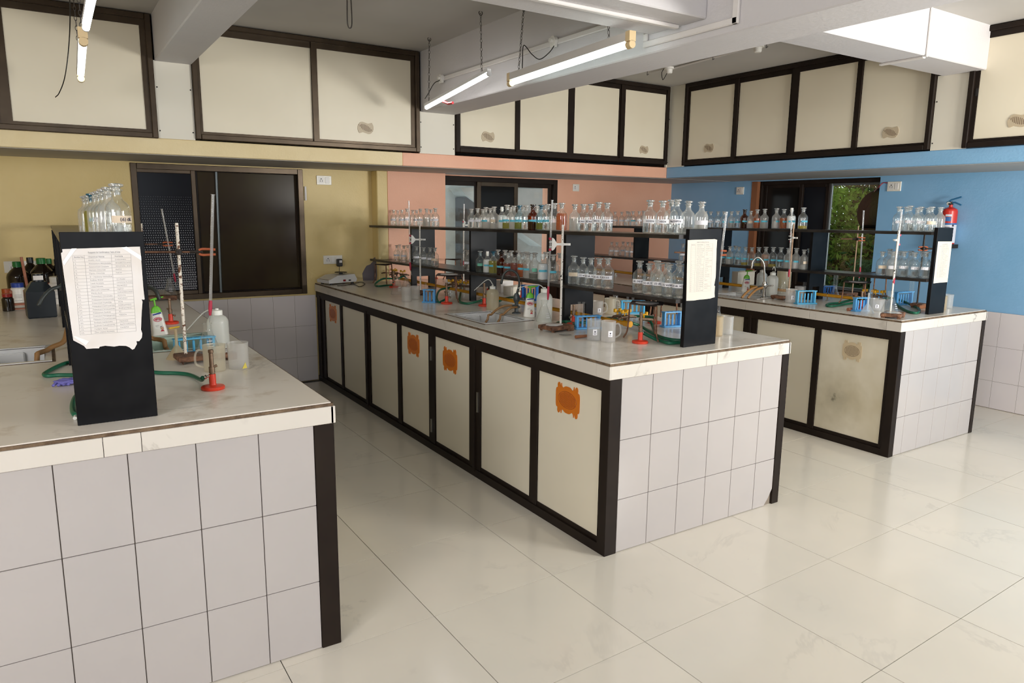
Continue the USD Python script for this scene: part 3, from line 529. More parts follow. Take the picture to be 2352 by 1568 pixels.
# ------------------------------------------------------------------ reagent racks
ZS = (1.137, 1.447)
def zs(y, lev): return ZS[lev] - .0083 * (y - 2.46)
def rack(label, xa, xb, yf, divs, sx0, sx1, yend, notch=None, gap=None):
    t = Thing('reagent_rack', label, 'rack', ((xa + xb) / 2, yf, ZT)); A = lambda *a, **k: t.add(*a, world=True, **k)
    A('end_panel', cham(xa, xb, yf, yf + .024, ZT + .0005, 1.475, .0015), 'black_board')
    for lev in (0, 1):
        y0 = yf + .0245
        def board(x0, x1, a, b): return hull([(x, y, zs(y, lev) + o) for x in (x0, x1) for y in (a, b) for o in (0, -.019)])
        if gap and lev == 0: A('shelf', board(sx0, sx1, y0, gap[0]), 'shelf_board'); y0 = gap[1]
        A('shelf', cat(board(sx0, sx1, y0, notch[1]), board(sx0, notch[0], notch[1], yend)) if notch else board(sx0, sx1, y0, yend), 'shelf_board')
    for (y, w) in divs:
        zb = zs(y + w, 0) - .0195
        A('divider', cat(box(xa + .004, xb - .004, y, y + w, 1.0, zb), box(xa + .004, xa + .05, y, y + w, ZT + .0005, 1.0), box(xb - .06, xb - .004, y, y + w, ZT + .0005, 1.0)), 'black_board')
        A('divider', box(xa + .004, xb - .004, y, y + w, zs(y, 0) + .0005, zs(y + w, 1) - .0195), 'black_board')
    return t
dv2 = [(aty(px, 2.59, 1.2), .024) for px in (1298, 1081, 945)]
dv3 = [(aty(px, 4.95, 1.2), .024) for px in (1866, 1648, 1461)]
rack('black two-shelf reagent rack on the left bench with the large torn notice', .033, .250, 2.45, dv2, .04, .245, 6.43, gap=(3.55, dv2[1][0] + .012))
rack('black two-shelf reagent rack along the middle bench', 2.588, 2.815, 2.468, dv2, 2.545, 2.812, 6.43, notch=(2.57, PY - .006))
rack('black two-shelf reagent rack on the right bench near the fire extinguisher', 4.930, 5.125, 2.515, dv3, 4.90, 5.13, 6.43)

# ------------------------------------------------------------------ notices
ROWS = [('', 'Bottle No.', 'Chemical Name', 'Formula'), ('', '1.', 'Acetic Acid', 'CH3COOH'), ('', '2.', 'Ammonium Molybdate', '(NH4)6MO7O24.4H2O'), ('', '3.', 'Ammonium Oxalate', '(NH4)2C2O4 . 4H2O'), ('', '4.', 'Barium Chloride', 'BaCl2'), ('', '5.', 'Ferric Chloride', 'FeCl3'), ('', '6.', '8 - Hydroxy Quinoline', ''), ('', '7.', 'Iodine Water', 'I2 Water'), ('', '8.', 'Lead Acetate', '(CH3COO)2 Pb.3H2O'), ('', '9.', 'Lead Nitrate', 'Pb(NO3)2'), ('', '10.', 'Mercuric Chloride', 'HgCl2'), ('', '11.', 'Picric Acid', 'C6H2(NO2)3OH'), ('', '12.', 'Potassium Chromate', 'K2CrO4'), ('', '13.', 'Potassium Dichromate', 'K2Cr2O7'), ('', '14.', 'Potassium Cyanide', 'KCN'), ('', '15.', 'Potassium Ferricyanide', 'K3[Fe(CN)6]'), ('', '16.', 'Potassium Ferrocyanide', 'K4[Fe(CN)6]'), ('', '17.', 'Potassium Iodide', 'KI'), ('', '18.', 'Potassium Permanganate', 'KMnO4'), ('', '19.', 'Potassium Pyroantimonate', ''), ('', '20.', 'Sodium Carbonate', 'Na2CO3'), ('', '21.', 'Sodium Cobaltinitrite', 'Na3CO(NO2)6'), ('', '22.', 'Tartaric Acid', 'C4H6O6'), ('', '23.', 'Zinc Uranyl Acetate', '')]
def notice(label, yp, outline, tl, trr, bl, br, cols, tapes=(), pm='paper_cream'):
    O = [at(*p, 'y', yp)[[0, 2]] for p in outline]
    t = Thing('notice', label, 'notice', (O[0][0], yp, min(o[1] for o in O)))
    t.add('paper', stand_up(ext(Polygon(O).buffer(0), .0006), yp - .0003), pm, world=True)
    c = [at(*p, 'y', yp)[[0, 2]] for p in (tl, trr, bl, br)]
    P = lambda u, v: (c[0] * (1 - u) + c[1] * u) * (1 - v) + (c[2] * (1 - u) + c[3] * u) * v
    ln, tx = [], []
    yl = yp - .0011; n = len(ROWS); w = .00035
    bar = lambda a, b: tube([(a[0], yl, a[1]), (b[0], yl, b[1])], w, 4)
    for i in range(n + 1): ln.append(bar(P(0, i / n), P(1, i / n)))
    for u in cols + [1.0]: ln.append(bar(P(u, 0), P(u, 1)))
    rowh = np.linalg.norm(P(0, 1) - P(0, 0)) / n; h = rowh * .42
    ux = P(1, .5) - P(0, .5); ang = math.atan2(ux[1], ux[0])
    for i, r in enumerate(ROWS):
        for k in (0, 1, 2):
            s = r[k + 1]
            if not s: continue
            m = text(s, h, .0002, bold=(i == 0)); u = cols[k] + (.06 if k else .02); lim = ((cols + [1.0])[k + 1] - u) * np.linalg.norm(ux) * .97
            wd = m.bounds[1][0]
            if wd > lim: m.vertices[:, 0] *= lim / wd
            p = P(u, (i + .72) / n); tx.append(mv(stand_up(mv(m, rz=0), 0), p[0], yp - .0008, p[1], ry=-ang))
    m = text('Reagents for Confirmatory Tests of ions', h * 1.05, .0002, True); lim = .56 * np.linalg.norm(ux); m.vertices[:, 0] *= lim / m.bounds[1][0]
    p = P(.26, -.025); tx.append(mv(stand_up(m, 0), p[0], yp - .0008, p[1], ry=-ang)); a, b = P(.26, -.032 + .014), P(.82, -.032 + .014); ln.append(bar(a, b))
    t.add('table_lines', cat(*ln), 'ink_line', world=True); t.add('print', cat(*tx), 'ink', world=True)
    for tp in tapes:
        q = [at(*p, 'y', yp)[[0, 2]] for p in tp]; t.add('tape', stand_up(ext(Polygon(q), .0003), yp - .0015), 'tape', world=True)
    return t
K = lambda x, y: (130 + x / 6.272, 560 + y / 6.272)
notice('large torn and curling printed notice taped to the left bench rack', 2.4495, [K(*p) for p in [(80, 75), (500, 60), (830, 50), (1200, 38), (1213, 150), (1232, 400), (1250, 640), (1268, 790), (1262, 805), (1225, 798), (1238, 830), (1225, 1000), (1216, 1232), (1235, 1290), (1228, 1350), (1190, 1400), (1150, 1400), (1158, 1440), (1120, 1510), (1090, 1522), (1050, 1490), (1000, 1468), (900, 1466), (830, 1478), (700, 1466), (622, 1480), (610, 1504), (520, 1505), (430, 1512), (395, 1470), (340, 1440), (240, 1388), (210, 1200), (150, 760), (95, 380), (62, 130), (85, 118)]], K(230, 168), K(1066, 148), K(340, 1310), K(1146, 1255), [0.0, .195, .655], tapes=([K(*p) for p in [(930, 50), (1010, 40), (1216, 170), (1222, 240)]], [K(*p) for p in [(215, 65), (290, 62), (110, 310), (85, 260)]], [K(*p) for p in [(236, 1330), (270, 1325), (470, 1400), (420, 1460)]]), pm='paper')
K = lambda x, y: (1570 + x / 9.8, 540 + y / 9.8)
notice('narrow printed notice taped to the middle bench rack', 2.4675, [K(*p) for p in [(90, 110), (400, 98), (700, 86), (755, 104), (742, 300), (730, 700), (722, 940), (688, 1130), (706, 1145), (695, 1300), (700, 1395), (640, 1410), (600, 1425), (480, 1440), (340, 1452), (230, 1470), (60, 1475), (75, 700)]], K(165, 195), K(660, 190), K(132, 1285), K(604, 1248), [0.0, .215, .62])
K = lambda x, y: (2120 + x / 4.9, 440 + y / 4.9)
notice('narrow printed notice taped to the right bench rack', 2.5145, [K(*p) for p in [(168, 560), (327, 560), (274, 1018), (180, 1025), (115, 1032), (140, 800)]], K(188, 608), K(296, 598), K(152, 968), K(250, 960), [0.0, .2, .62])

# ------------------------------------------------------------------ reagent bottles
R0 = .033
BODY = [(0, 0), (.029, 0), (.033, .004), (.033, .082), (.0325, .090), (.029, .100), (.022, .108), (.0155, .114), (.0128, .121), (.0122, .134), (.0135, .138), (.0175, .1405), (.0175, .143), (.0125, .144)]
STOP = [(0, .128), (.0095, .128), (.0105, .146), (.0115, .149), (.0195, .1525), (.0195, .1575), (.012, .160), (0, .160)]
PLUG = [(0, .128), (.0105, .128), (.0115, .150), (.0115, .158), (.009, .161), (0, .161)]
def arc_label(z0, z1, half, R=R0 + .0007, n=12):
    a = np.linspace(-math.pi / 2 - half, -math.pi / 2 + half, n); V = [(R * math.cos(t), R * math.sin(t), z) for z in (z0, z1) for t in a]
    return trimesh.Trimesh(np.array(V), np.array([f for i in range(n - 1) for f in ((i, i + 1, n + i + 1), (i, n + i + 1, n + i))]), process=False)
def bend(m, z, R, x0):
    v = m.vertices; a = -math.pi / 2 + (v[:, 0] + x0) / R; r = R + v[:, 2]
    return trimesh.Trimesh(np.c_[r * np.cos(a), r * np.sin(a), v[:, 1] + z], m.faces, process=False)
# kind: glass, liquid, level, label (material, half angle), stopper, words
KIND = {
 'w': ('glass', 'water', .045, ('label_scribble', 1.0), 'stopper_glass', 'clear glass reagent bottle with white label'),
 'w2': ('glass', 'water', .062, ('label_scribble', .9), 'stopper_glass', 'well filled clear reagent bottle with white label'),
 'n': ('glass_hazy', 'water', .03, None, 'stopper_glass', 'hazy unlabelled reagent bottle'),
 'c': ('glass', 'water', .05, None, 'stopper_glass', 'clear unlabelled reagent bottle'),
 'f': ('glass_hazy', 'cloudy', .075, None, 'stopper_glass', 'frosted unlabelled reagent bottle'),
 't': ('glass', 'water', .045, ('label_tan', .9), 'stopper_glass', 'clear reagent bottle with tan label'),
 'ft': ('glass_hazy', 'cloudy', .04, ('label_tan', .6), 'stopper_glass', 'hazy reagent bottle with torn tan label'),
 'b': ('glass', 'water', .045, ('label_scribble_blue', .8), 'stopper_glass', 'clear reagent bottle with blue label'),
 'bf': ('glass_hazy', 'cloudy', .05, ('label_scribble_blue', .8), 'stopper_glass', 'hazy reagent bottle with blue label'),
 'bg': ('glass_hazy', 'grey_fluid', .06, ('label_scribble_blue', .55), 'stopper_glass', 'grey filled reagent bottle with small blue label'),
 'bp': ('glass', 'white_powder', .10, ('label_scribble_blue', .8), 'stopper_plug', 'white filled reagent bottle with blue label'),
 'by': ('glass', 'olive', .042, ('label_scribble_blue', .8), 'stopper_glass', 'half full olive bottle with blue label'),
 'bys': ('glass_tint', 'olive', .046, ('label_scribble_blue', .9), 'stopper_blue', 'olive bottle with blue label, dark stopper'),
 'bY': ('glass', 'olive', .092, ('label_scribble_blue', .5), 'stopper_blue', 'full olive yellow reagent bottle with blue label'),
 'yb': ('glass', 'yellow_fluid', .026, ('label_scribble_blue', .85), 'stopper_glass', 'blue labelled bottle with little yellow liquid'),
 'ba': ('glass_amber', 'amber_fluid', .055, ('label_scribble_blue', .85), 'stopper_dark', 'amber glass reagent bottle with blue label'),
 'a': ('glass_amber', 'amber_fluid', .045, None, 'stopper_dark', 'amber glass reagent bottle'),
 'bo': ('glass', 'orange_fluid', .088, ('label_scribble_blue', .7), 'stopper_glass', 'orange filled reagent bottle with blue label'),
 'o': ('glass', 'orange_fluid', .100, None, 'stopper_glass', 'orange filled unlabelled reagent bottle'),
 'br': ('glass', 'rust_fluid', .085, ('label_scribble_blue', .7), 'stopper_glass', 'brownish red filled reagent bottle with blue label'),
 'r': ('glass', 'rust_fluid', .090, None, 'stopper_dark', 'rust red filled unlabelled reagent bottle'),
 'pe': ('glass_hazy', 'peach_fluid', .098, ('label_scribble_blue', .6), 'stopper_glass', 'peach coloured reagent bottle with blue label'),
 'pk': ('glass', 'cloudy', .075, ('label_white', .7), 'stopper_glass', 'pale pinkish reagent bottle with plain white label'),
 'g': ('glass_tint', 'green_fluid', .05, ('label_green', .6), 'stopper_glass', 'dark greenish reagent bottle with green label'),
 'gy': ('glass_hazy', 'green_fluid', .035, ('label_green', .45), 'stopper_glass', 'greenish reagent bottle with pale green label'),
 'fw': ('glass_hazy', 'cloudy', .045, ('label_white', 1.1), 'stopper_glass', 'frosted reagent bottle with blank white label'),
}
PROTO = {}
def bottle(kind, loc, rz, s, label, group):
    key = kind; k, _, words = kind.partition(':')
    if key in PROTO: return copy_of(PROTO[key], label, loc, rz, s, group, 'reagent_bottle')
    gm, lm, lev, lab, st, _d = KIND[k]
    t = Thing('reagent_bottle', label, 'bottle', loc, rz, group); t.s.Set(Gf.Vec3f(s, s, s))
    t.add('body', lathe(BODY, 24), gm, smooth=50)
    t.add('liquid', lathe([(0, .005), (.027, .005), (.0305, .008), (.0305, min(lev, .085)), *([(.0275, lev)] if lev > .086 else []), (0, lev)], 20), lm, smooth=40)
    t.add('stopper', lathe(PLUG if st == 'stopper_plug' else STOP, 16), st, smooth=40)
    if lab:
        z0, z1 = (.050, .070) if 'scribble' in lab[0] or words else (.045, .068)
        if words: lp = t.add('label', arc_label(z0, z1, 1.15), 'label_tan' if 'tan' in lab[0] else 'label_white'); m = text(words, .0085, .0003, True); t.add('print', bend(m, z0 + .0055, R0 + .001, -min(m.bounds[1][0] / 2, .030)), 'label_ink', lp)
        else: t.add('label', arc_label(z0 + .002, z1 - (.005 if 'blue' in lab[0] else 0), lab[1]), lab[0])
    PROTO[key] = t
    return t
def shelf_of(name, rows, lev, items, ymin, base_rz, divs=()):
    """items: (px of the bottle's axis, row 0 front / 1 back, kind, size)"""
    r_ = random.Random(hash(len(items)) + lev); count = {}; done = []
    for px, row, kind, s in sorted(items, key=lambda i: -i[0]):
        X = rows[row]; y = aty(px, X, ZS[lev] + .07); R_ = R0 * s
        for _ in range(80):                                   # bottles stand side by side, never inside one another
            hit = [d for d in done if (d[0] - X) ** 2 + (d[1] - y) ** 2 < (R_ + d[2] + .002) ** 2]
            blocked = y - R_ < ymin or any(a - R_ - .002 < y < a + w + R_ + .002 for a, w in divs)
            if not hit and not blocked: break
            y += .004
        done.append((X, y, R_)); z = zs(y, lev) + .0004
        k, _, words = kind.partition(':'); d = KIND[k][5]
        if words: count['#'] = count.get('#', 0) + 1; label = f'reagent bottle lettered {words.strip()}, {ORD[count["#"]]} lettered one from panel, {name}'
        else: count[d] = count.get(d, 0) + 1; label = f'{d}, {ORD[count[d]]} such from panel, {name}'
        bottle(kind, (X, y, z), base_rz + r_.uniform(-.3, .3), s, label, f'reagent bottles on the {name}')
RB = (2.607, 2.735)
shelf_of('middle bench upper shelf', RB, 1, [(904, 0, 'w', .86), (913.6, 1, 'n', .86), (923, 0, 'w', .86), (935, 0, 'w', .92), (948, 1, 'n', .86), (957, 1, 'w', .86), (966, 0, 'w', .9), (980, 0, 'f', .9), (990, 1, 'w', .88), (1000, 0, 'w', .92),
 (1083, 0, 'w2', .86), (1097, 0, 'w', .88), (1109, 1, 'n', .86), (1116, 0, 'bf', .92), (1126, 1, 'n', .9), (1135, 0, 'ft', .94), (1153, 0, 'bp', .92), (1165, 0, 'by', 1.0), (1172, 1, 'n', .92), (1180.7, 0, 'bf', .96), (1193, 0, 'bys', .98), (1201, 1, 'c', 1.0), (1209, 0, 'b', .96), (1224, 0, 'ba', 1.0), (1232, 1, 'n', .94), (1243.8, 0, 'bys', .98), (1251, 1, 'c', .98), (1259, 0, 'b', 1.0), (1277, 0, 'pk', 1.03), (1290, 0, 'o', 1.03),
 (1320, 0, 'f', .97), (1340, 0, 'w:dil. Na2', .97), (1357.7, 0, 'w:(8) NaOH', .97), (1374.6, 0, 'w:HNO3', 1.03), (1394, 0, 'w2:(18) dil. H2SO4', 1.0),
 (1492.5, 0, 'w2:H2SO4', 1.06), (1521, 0, 'w:HSO4', 1.03), (1541, 1, 'c', 1.08), (1554, 0, 'w:Na2HPO4', 1.06), (1580, 1, 'n', 1.03), (1612, 1, 'fw', 1.0)], 2.498, -.80)
shelf_of('middle bench lower shelf', RB, 0, [(911.4, 0, 'w', .88), (918, 1, 'n', .86), (928, 0, 'w', .9), (936.4, 1, 'c', .86), (957, 0, 'w', .92), (966, 1, 'n', .92), (973, 0, 'w', .9), (980, 1, 'n', .9), (988, 0, 'w', .92), (999, 0, 't', .92),
 (1074.5, 0, 'w', .94), (1088, 1, 'a', .94), (1103, 0, 'g', .95), (1119.5, 0, 'bp', .95), (1133, 0, 'bY', .98), (1144, 1, 'c', 1.0), (1151.5, 0, 'ba', .98), (1160, 1, 'c', 1.0), (1167, 0, 'br', .98), (1174, 1, 'n', 1.0), (1183, 0, 'r', 1.0), (1190, 1, 'c', 1.02), (1200, 0, 'bo', 1.02), (1209, 1, 'n', 1.0), (1217, 0, 'bf', 1.03), (1227.6, 0, 'gy', 1.05), (1246.7, 0, 'bp', 1.03), (1254, 1, 'n', 1.05), (1270.6, 0, 'b', 1.05), (1286, 1, 'c', 1.05),
 (1318, 0, 't', 1.06), (1339, 0, 'w:(1) water', 1.03), (1357, 0, 'w:(2) dil. NH3', 1.03), (1378, 0, 'w:(4) dil. NH3', 1.04), (1395.7, 0, 'w:K2CO3', 1.07),
 (1478, 0, 'w:dil. (NH4)2', 1.06), (1499, 0, 'w:(4) dil. NH', 1.0), (1513, 1, 'n', 1.04), (1517.5, 0, 'w:(3) dil. N', 1.04), (1530, 1, 'n', 1.0), (1540, 0, 'w:(1) water ', 1.03), (1558, 1, 'c', 1.08), (1563, 0, 'w:(1) dil. HCl', 1.03)], 2.498, -.80, dv2)
RB3 = (4.952, 5.07)
shelf_of('right bench upper shelf', RB3, 1, [(1413, 0, 'w', .9), (1428, 0, 'w', .88), (1441, 0, 'w', .92), (1446, 1, 'n', .9), (1454, 0, 'b', .92), (1468, 0, 'w', .92), (1478, 1, 'n', .95), (1620, 1, 'n', .9), (1632, 0, 'w', .88), (1649, 0, 'w', .88), (1662.5, 0, 'b', .88), (1679.6, 0, 'bf', .88), (1694, 0, 'b', .9), (1710.6, 0, 'ba', .98), (1724, 0, 'ft', .9), (1739, 0, 'bo', .97), (1755.7, 0, 'bf', 1.0), (1783, 0, 'bg', 1.02), (1800, 0, 'bo', .98), (1817.5, 0, 'bp', 1.03), (1844.4, 0, 'yb', 1.05),
 (2067, 0, 'w2', 1.05), (2080, 1, 'c', 1.05), (2096, 0, 'w', 1.08), (2105, 1, 'n', 1.0), (2118, 0, 'w', 1.03), (2130, 1, 'c', 1.0), (2143, 0, 't', 1.03), (2158, 1, 'n', 1.02)], 2.545, -.70)
shelf_of('right bench lower shelf', RB3, 0, [(1405, 0, 'w', .9), (1417, 0, 'w', .9), (1431, 1, 'w', .92), (1442.5, 0, 'w', .94), (1454, 0, 'w', .94), (1568, 0, 'w', 1.0), (1658.6, 0, 'b', .98), (1676, 0, 'bf', .98), (1688, 1, 'b', .98), (1700, 0, 'b', .97), (1716, 0, 'yb', .98), (1730, 0, 'b', .97), (1746, 0, 'yb', 1.0), (1762, 0, 'pe', 1.03), (1777, 0, 'yb', 1.04), (1793.7, 0, 'b', 1.04), (1810, 0, 'bf', 1.02), (1830, 0, 'bg', 1.04), (1846, 0, 'ft', .98), (1858, 1, 'c', 1.0),
 (2030, 0, 't', 1.05), (2044.6, 1, 'n', 1.14), (2053, 0, 'fw', 1.08), (2066, 1, 'n', 1.08), (2079, 0, 'w', 1.1), (2093, 1, 'n', 1.1), (2104, 0, 'w2', 1.08), (2115, 1, 'c', 1.1), (2130, 0, 'w2', 1.12), (2141, 1, 'n', 1.1)], 2.545, -.70, dv3)
R1_ = (.175, .085)
t_ = [(285, 0, 't:(6) dil', 1.06), (273, 0, 'n', 1.03), (262, 0, 'c', 1.03), (253, 0, 'w', 1.0), (246, 0, 'c', 1.0), (240, 0, 'bY', .98), (234, 0, 'n', .98), (228, 0, 'c', .96)]
KIND['t'] = KIND['t']
for i, (y, k, s) in enumerate(((2.53, 't:(6) dil.', 1.07), (2.68, 'n', 1.03), (2.82, 'c', 1.02), (2.97, 'w', 1.0), (3.13, 'n', 1.0), (3.30, 'bY', 1.0), (3.47, 'c', .98), (3.66, 'n', .98))):
    kk, _, wd = k.partition(':')
    lab = 'large clear reagent bottle with peach label (6), standing on the left bench rack' if wd else f'{KIND[kk][5]}, left bench rack, {ORD[i]} behind large bottle'
    bottle(k, (.185 + .008 * (i == 0) - .004 * i, y, zs(y, 1) + .0004), .55 if wd else rng.uniform(-.3, .3), s, lab, 'reagent bottles on the left bench rack')
#__PART3__
# ================================================================== BENCH-TOP EQUIPMENT
def V(*a): return np.array(a, float)
def xyz(p): return tuple(map(float, p))
def bunsen(label, p, hose_to=None, h=.145, rz=0.):
    t = Thing('bunsen_burner', label, 'burner', (p[0], p[1], ZT + .0004), rz)
    t.add('base', lathe([(0, 0), (.039, 0), (.041, .003), (.041, .009), (.038, .012), (.014, .016), (.012, .019), (.012, .054), (.011, .056), (0, .056)], 28), 'red_paint', smooth=35)
    t.add('burner_tube', cat(lathe([(0, .056), (.0075, .056), (.0075, h - .012), (.009, h - .010), (.009, h), (.0065, h), (.0065, .07), (0, .07)], 16), tube([(0, 0, .078), (.018, -.004, .086)], .005, 8)), 'burner_brass', smooth=35)
    t.add('air_collar', lathe([(.0076, .060), (.0105, .060), (.0105, .082), (.0076, .082)], 16), 'burner_brass', smooth=35)
    t.add('gas_inlet', cat(tube([(-.008, 0, .050), (-.022, 0, .048)], .0045, 8), tube([(-.022, 0, .048), (-.030, 0, .046)], .007, 8), mv(ring(.006, .002, 10, 5), -.024, 0, .048, ry=math.pi / 2)), 'chrome', smooth=35)
    return t
def tripod(label, c, size=.125, h=.19, rz=0., gauze=True, disc=True):
    t = Thing('tripod_stand', label, 'tripod', (c[0], c[1], ZT + .0004), rz); r = size / 1.55
    A = [rz_ * 2 * math.pi / 3 for rz_ in range(3)]; P = [V(r * math.cos(a), r * math.sin(a), h) for a in A]
    t.add('top_ring', cat(*[tube([P[i], P[(i + 1) % 3]], .0045, 6) for i in range(3)], mv(ring(r * .5, .003, 16, 5), 0, 0, h)), 'black_iron')
    for p in P: t.add('leg', tube([p, p * [1, 1, 0] * 1.03 + [0, 0, h * .75], p * [1, 1, 0] * 1.10 + [0, 0, h * .25], V(p[0] * 1.32, p[1] * 1.32, .006)], .0048, 6, 4), 'rusty_iron')
    if gauze:
        g_ = Thing('wire_gauze', 'wire gauze with white centre on the ' + label.replace(' with square wire gauze', '').replace(' with wire gauze', ''), 'gauze', (c[0], c[1], ZT + h + .0056), rz + .4)
        s = size * .62; g_.add('mesh', cham(-s, s, -s, s, 0, .0016, .0006), 'gauze')
        if disc: g_.add('ceramic_centre', mv(trimesh.creation.cylinder(s * .72, .0012, sections=28), 0, 0, .0024), 'ceramic_white')
    return t
def rack_tt(label, c, rz, L=.15, W=.052, h=.075, mat='rack_blue', n=5, base=True, group=None):
    t = Thing('test_tube_rack', label, 'rack', (c[0], c[1], ZT + .0004), rz, group)
    if base: t.add('base', cham(-L / 2, L / 2, -W / 2, W / 2, 0, .009, .002), mat)
    hp = Polygon([(-L / 2 + .004, -W * .4), (L / 2 - .004, -W * .4), (L / 2 - .004, W * .4), (-L / 2 + .004, W * .4)])
    from shapely.geometry import Point
    holes = [Point(-L / 2 + (k + 1) * L / (n + 1), -W * .12).buffer(.0098, 6) for k in range(n)]
    for q in holes: hp = hp.difference(q)
    t.add('top_plate', mv(ext(hp, .006), 0, 0, h - .006), mat)
    for s in (-1, 1): t.add('post', cham(s * (L / 2 - .012) - .006, s * (L / 2 - .012) + .006, -W * .28, W * .28, .008, h - .005, .002), mat)
    for k in range(n): t.add('peg', mv(lathe([(0, 0), (.0055, 0), (.0055, h * .66), (.004, h * .70), (0, h * .70)], 10), -L / 2 + (k + 1) * L / (n + 1), W * .24, .008), mat)
    return t
TTM = None
def test_tube(label, p, lean=(0, 0), mat='glass_lab', h=.13, group=None):
    t = Thing('test_tube', label, 'test tube', p, 0, group)
    prof = [(0, 0), (.004, .0012), (.0065, .004), (.0078, .009), (.0078, h - .003), (.009, h - .0015), (.009, h), (.0072, h)]
    t.add('glass', mv(lathe(prof, 16), rx=lean[0], ry=lean[1]), mat, smooth=40); return t
def in_rack(label, rk, k, L=.15, n=5, W=.052, **kw):
    x = -L / 2 + (k + 1) * L / (n + 1); y = -W * .12; c, s = math.cos(rk.rz), math.sin(rk.rz)
    return test_tube(label, (rk.loc[0] + c * x - s * y, rk.loc[1] + s * x + c * y, ZT + .0105), **kw)
def beaker(label, p, r=.038, h=.10, mat='plastic_beaker', handle=None, sticker=None, spill=None, z=None, group=None):
    t = Thing('plastic_mug' if handle is not None else 'plastic_beaker', label, 'mug' if handle is not None else 'beaker', (p[0], p[1], (z or ZT) + .0004), 0, group)
    prof = [(0, .0), (r * .96, 0), (r, .004), (r * 1.0, h * .5), (r * 1.02, h - .003), (r * 1.05, h - .001), (r * 1.03, h), (r * .985, h - .002), (r * .96, .006), (0, .005)]
    m = lathe(prof, 32); v = m.vertices; k = (v[:, 2] > h * .86); a = np.arctan2(v[:, 1], v[:, 0]); bump = np.exp(-((a - (handle or 0) - math.pi + (2 * math.pi if (handle or 0) > math.pi else 0)) / .22) ** 2); v[k, :2] *= (1 + .10 * bump[k])[:, None]
    t.add('vessel', m, mat, smooth=40)
    if handle is not None:
        d = V(math.cos(handle), math.sin(handle), 0); P = [d * r * .99 + [0, 0, h * .82], d * (r + .020) + [0, 0, h * .84], d * (r + .031) + [0, 0, h * .62], d * (r + .028) + [0, 0, h * .32], d * r * 1.0 + [0, 0, h * .17]]
        t.add('handle', tube(P, .0045, 8, 5), mat, smooth=True)
    if sticker is not None:
        R_ = r + .0012; half = .011 / R_; n = 6; a = np.linspace(sticker - half, sticker + half, n); q = [(R_ * math.cos(x), R_ * math.sin(x), zz) for zz in (h * .28, h * .56) for x in a]
        sp = t.add('sticker', trimesh.Trimesh(np.array(q), np.array([f for i in range(n - 1) for f in ((i, i + 1, n + i + 1), (i, n + i + 1, n + i))]), process=False), 'label_white')
        d = V(math.cos(sticker), math.sin(sticker), 0); e = V(-d[1], d[0], 0); c = d * (R_ + .0006) + V(0, 0, h * .43)
        tri = [c + e * -.0045 + V(0, 0, .005), c + e * .0045 + V(0, 0, .005), c + V(0, 0, -.004)]
        t.add('emblem', cat(trimesh.Trimesh(np.array(tri), [(0, 2, 1), (0, 1, 2)], process=False), tube([c + e * -.006 + V(0, 0, -.008), c + e * .006 + V(0, 0, -.008)], .0006, 4), tube([c + e * -.005 + V(0, 0, -.0105), c + e * .004 + V(0, 0, -.0105)], .0005, 4)), 'label_ink', sp)
    if spill is not None:
        d = V(math.cos(spill), math.sin(spill), 0); e = V(-d[1], d[0], 0); q = [d * (r + .001) + e * w + V(0, 0, z_) for w, z_ in ((-.012, .004), (.011, .004), (.004, .03), (-.004, .016))]
        t.add('residue', trimesh.Trimesh(np.array(q), [(0, 1, 2), (0, 2, 3)], process=False), 'residue', label='yellow dried residue')
    return t
FLK = [(0, 0), (.040, 0), (.043, .004), (.041, .012), (.018, .078), (.0155, .088), (.0150, .108), (.0175, .111), (.0175, .113), (.0145, .1135)]
def flask(label, p, s=1., z=None, mat='glass_lab', flip=False, group=None):
    t = Thing('conical_flask', label, 'flask', (p[0], p[1], (z or ZT) + .0005), 0, group); m = mv(lathe(FLK, 28), s=s)
    if flip: m = mv(m, z=.113 * s, rx=math.pi)
    t.add('glass', m, mat, smooth=40); t.add('graduation', cat(*[arc_label(z_ * s, (z_ + .0022) * s, .30, R=.0435 * s - (z_ - .010) * .35 * s + .0006, n=6) for z_ in (.026, .036, .046)]), 'label_white'); return t
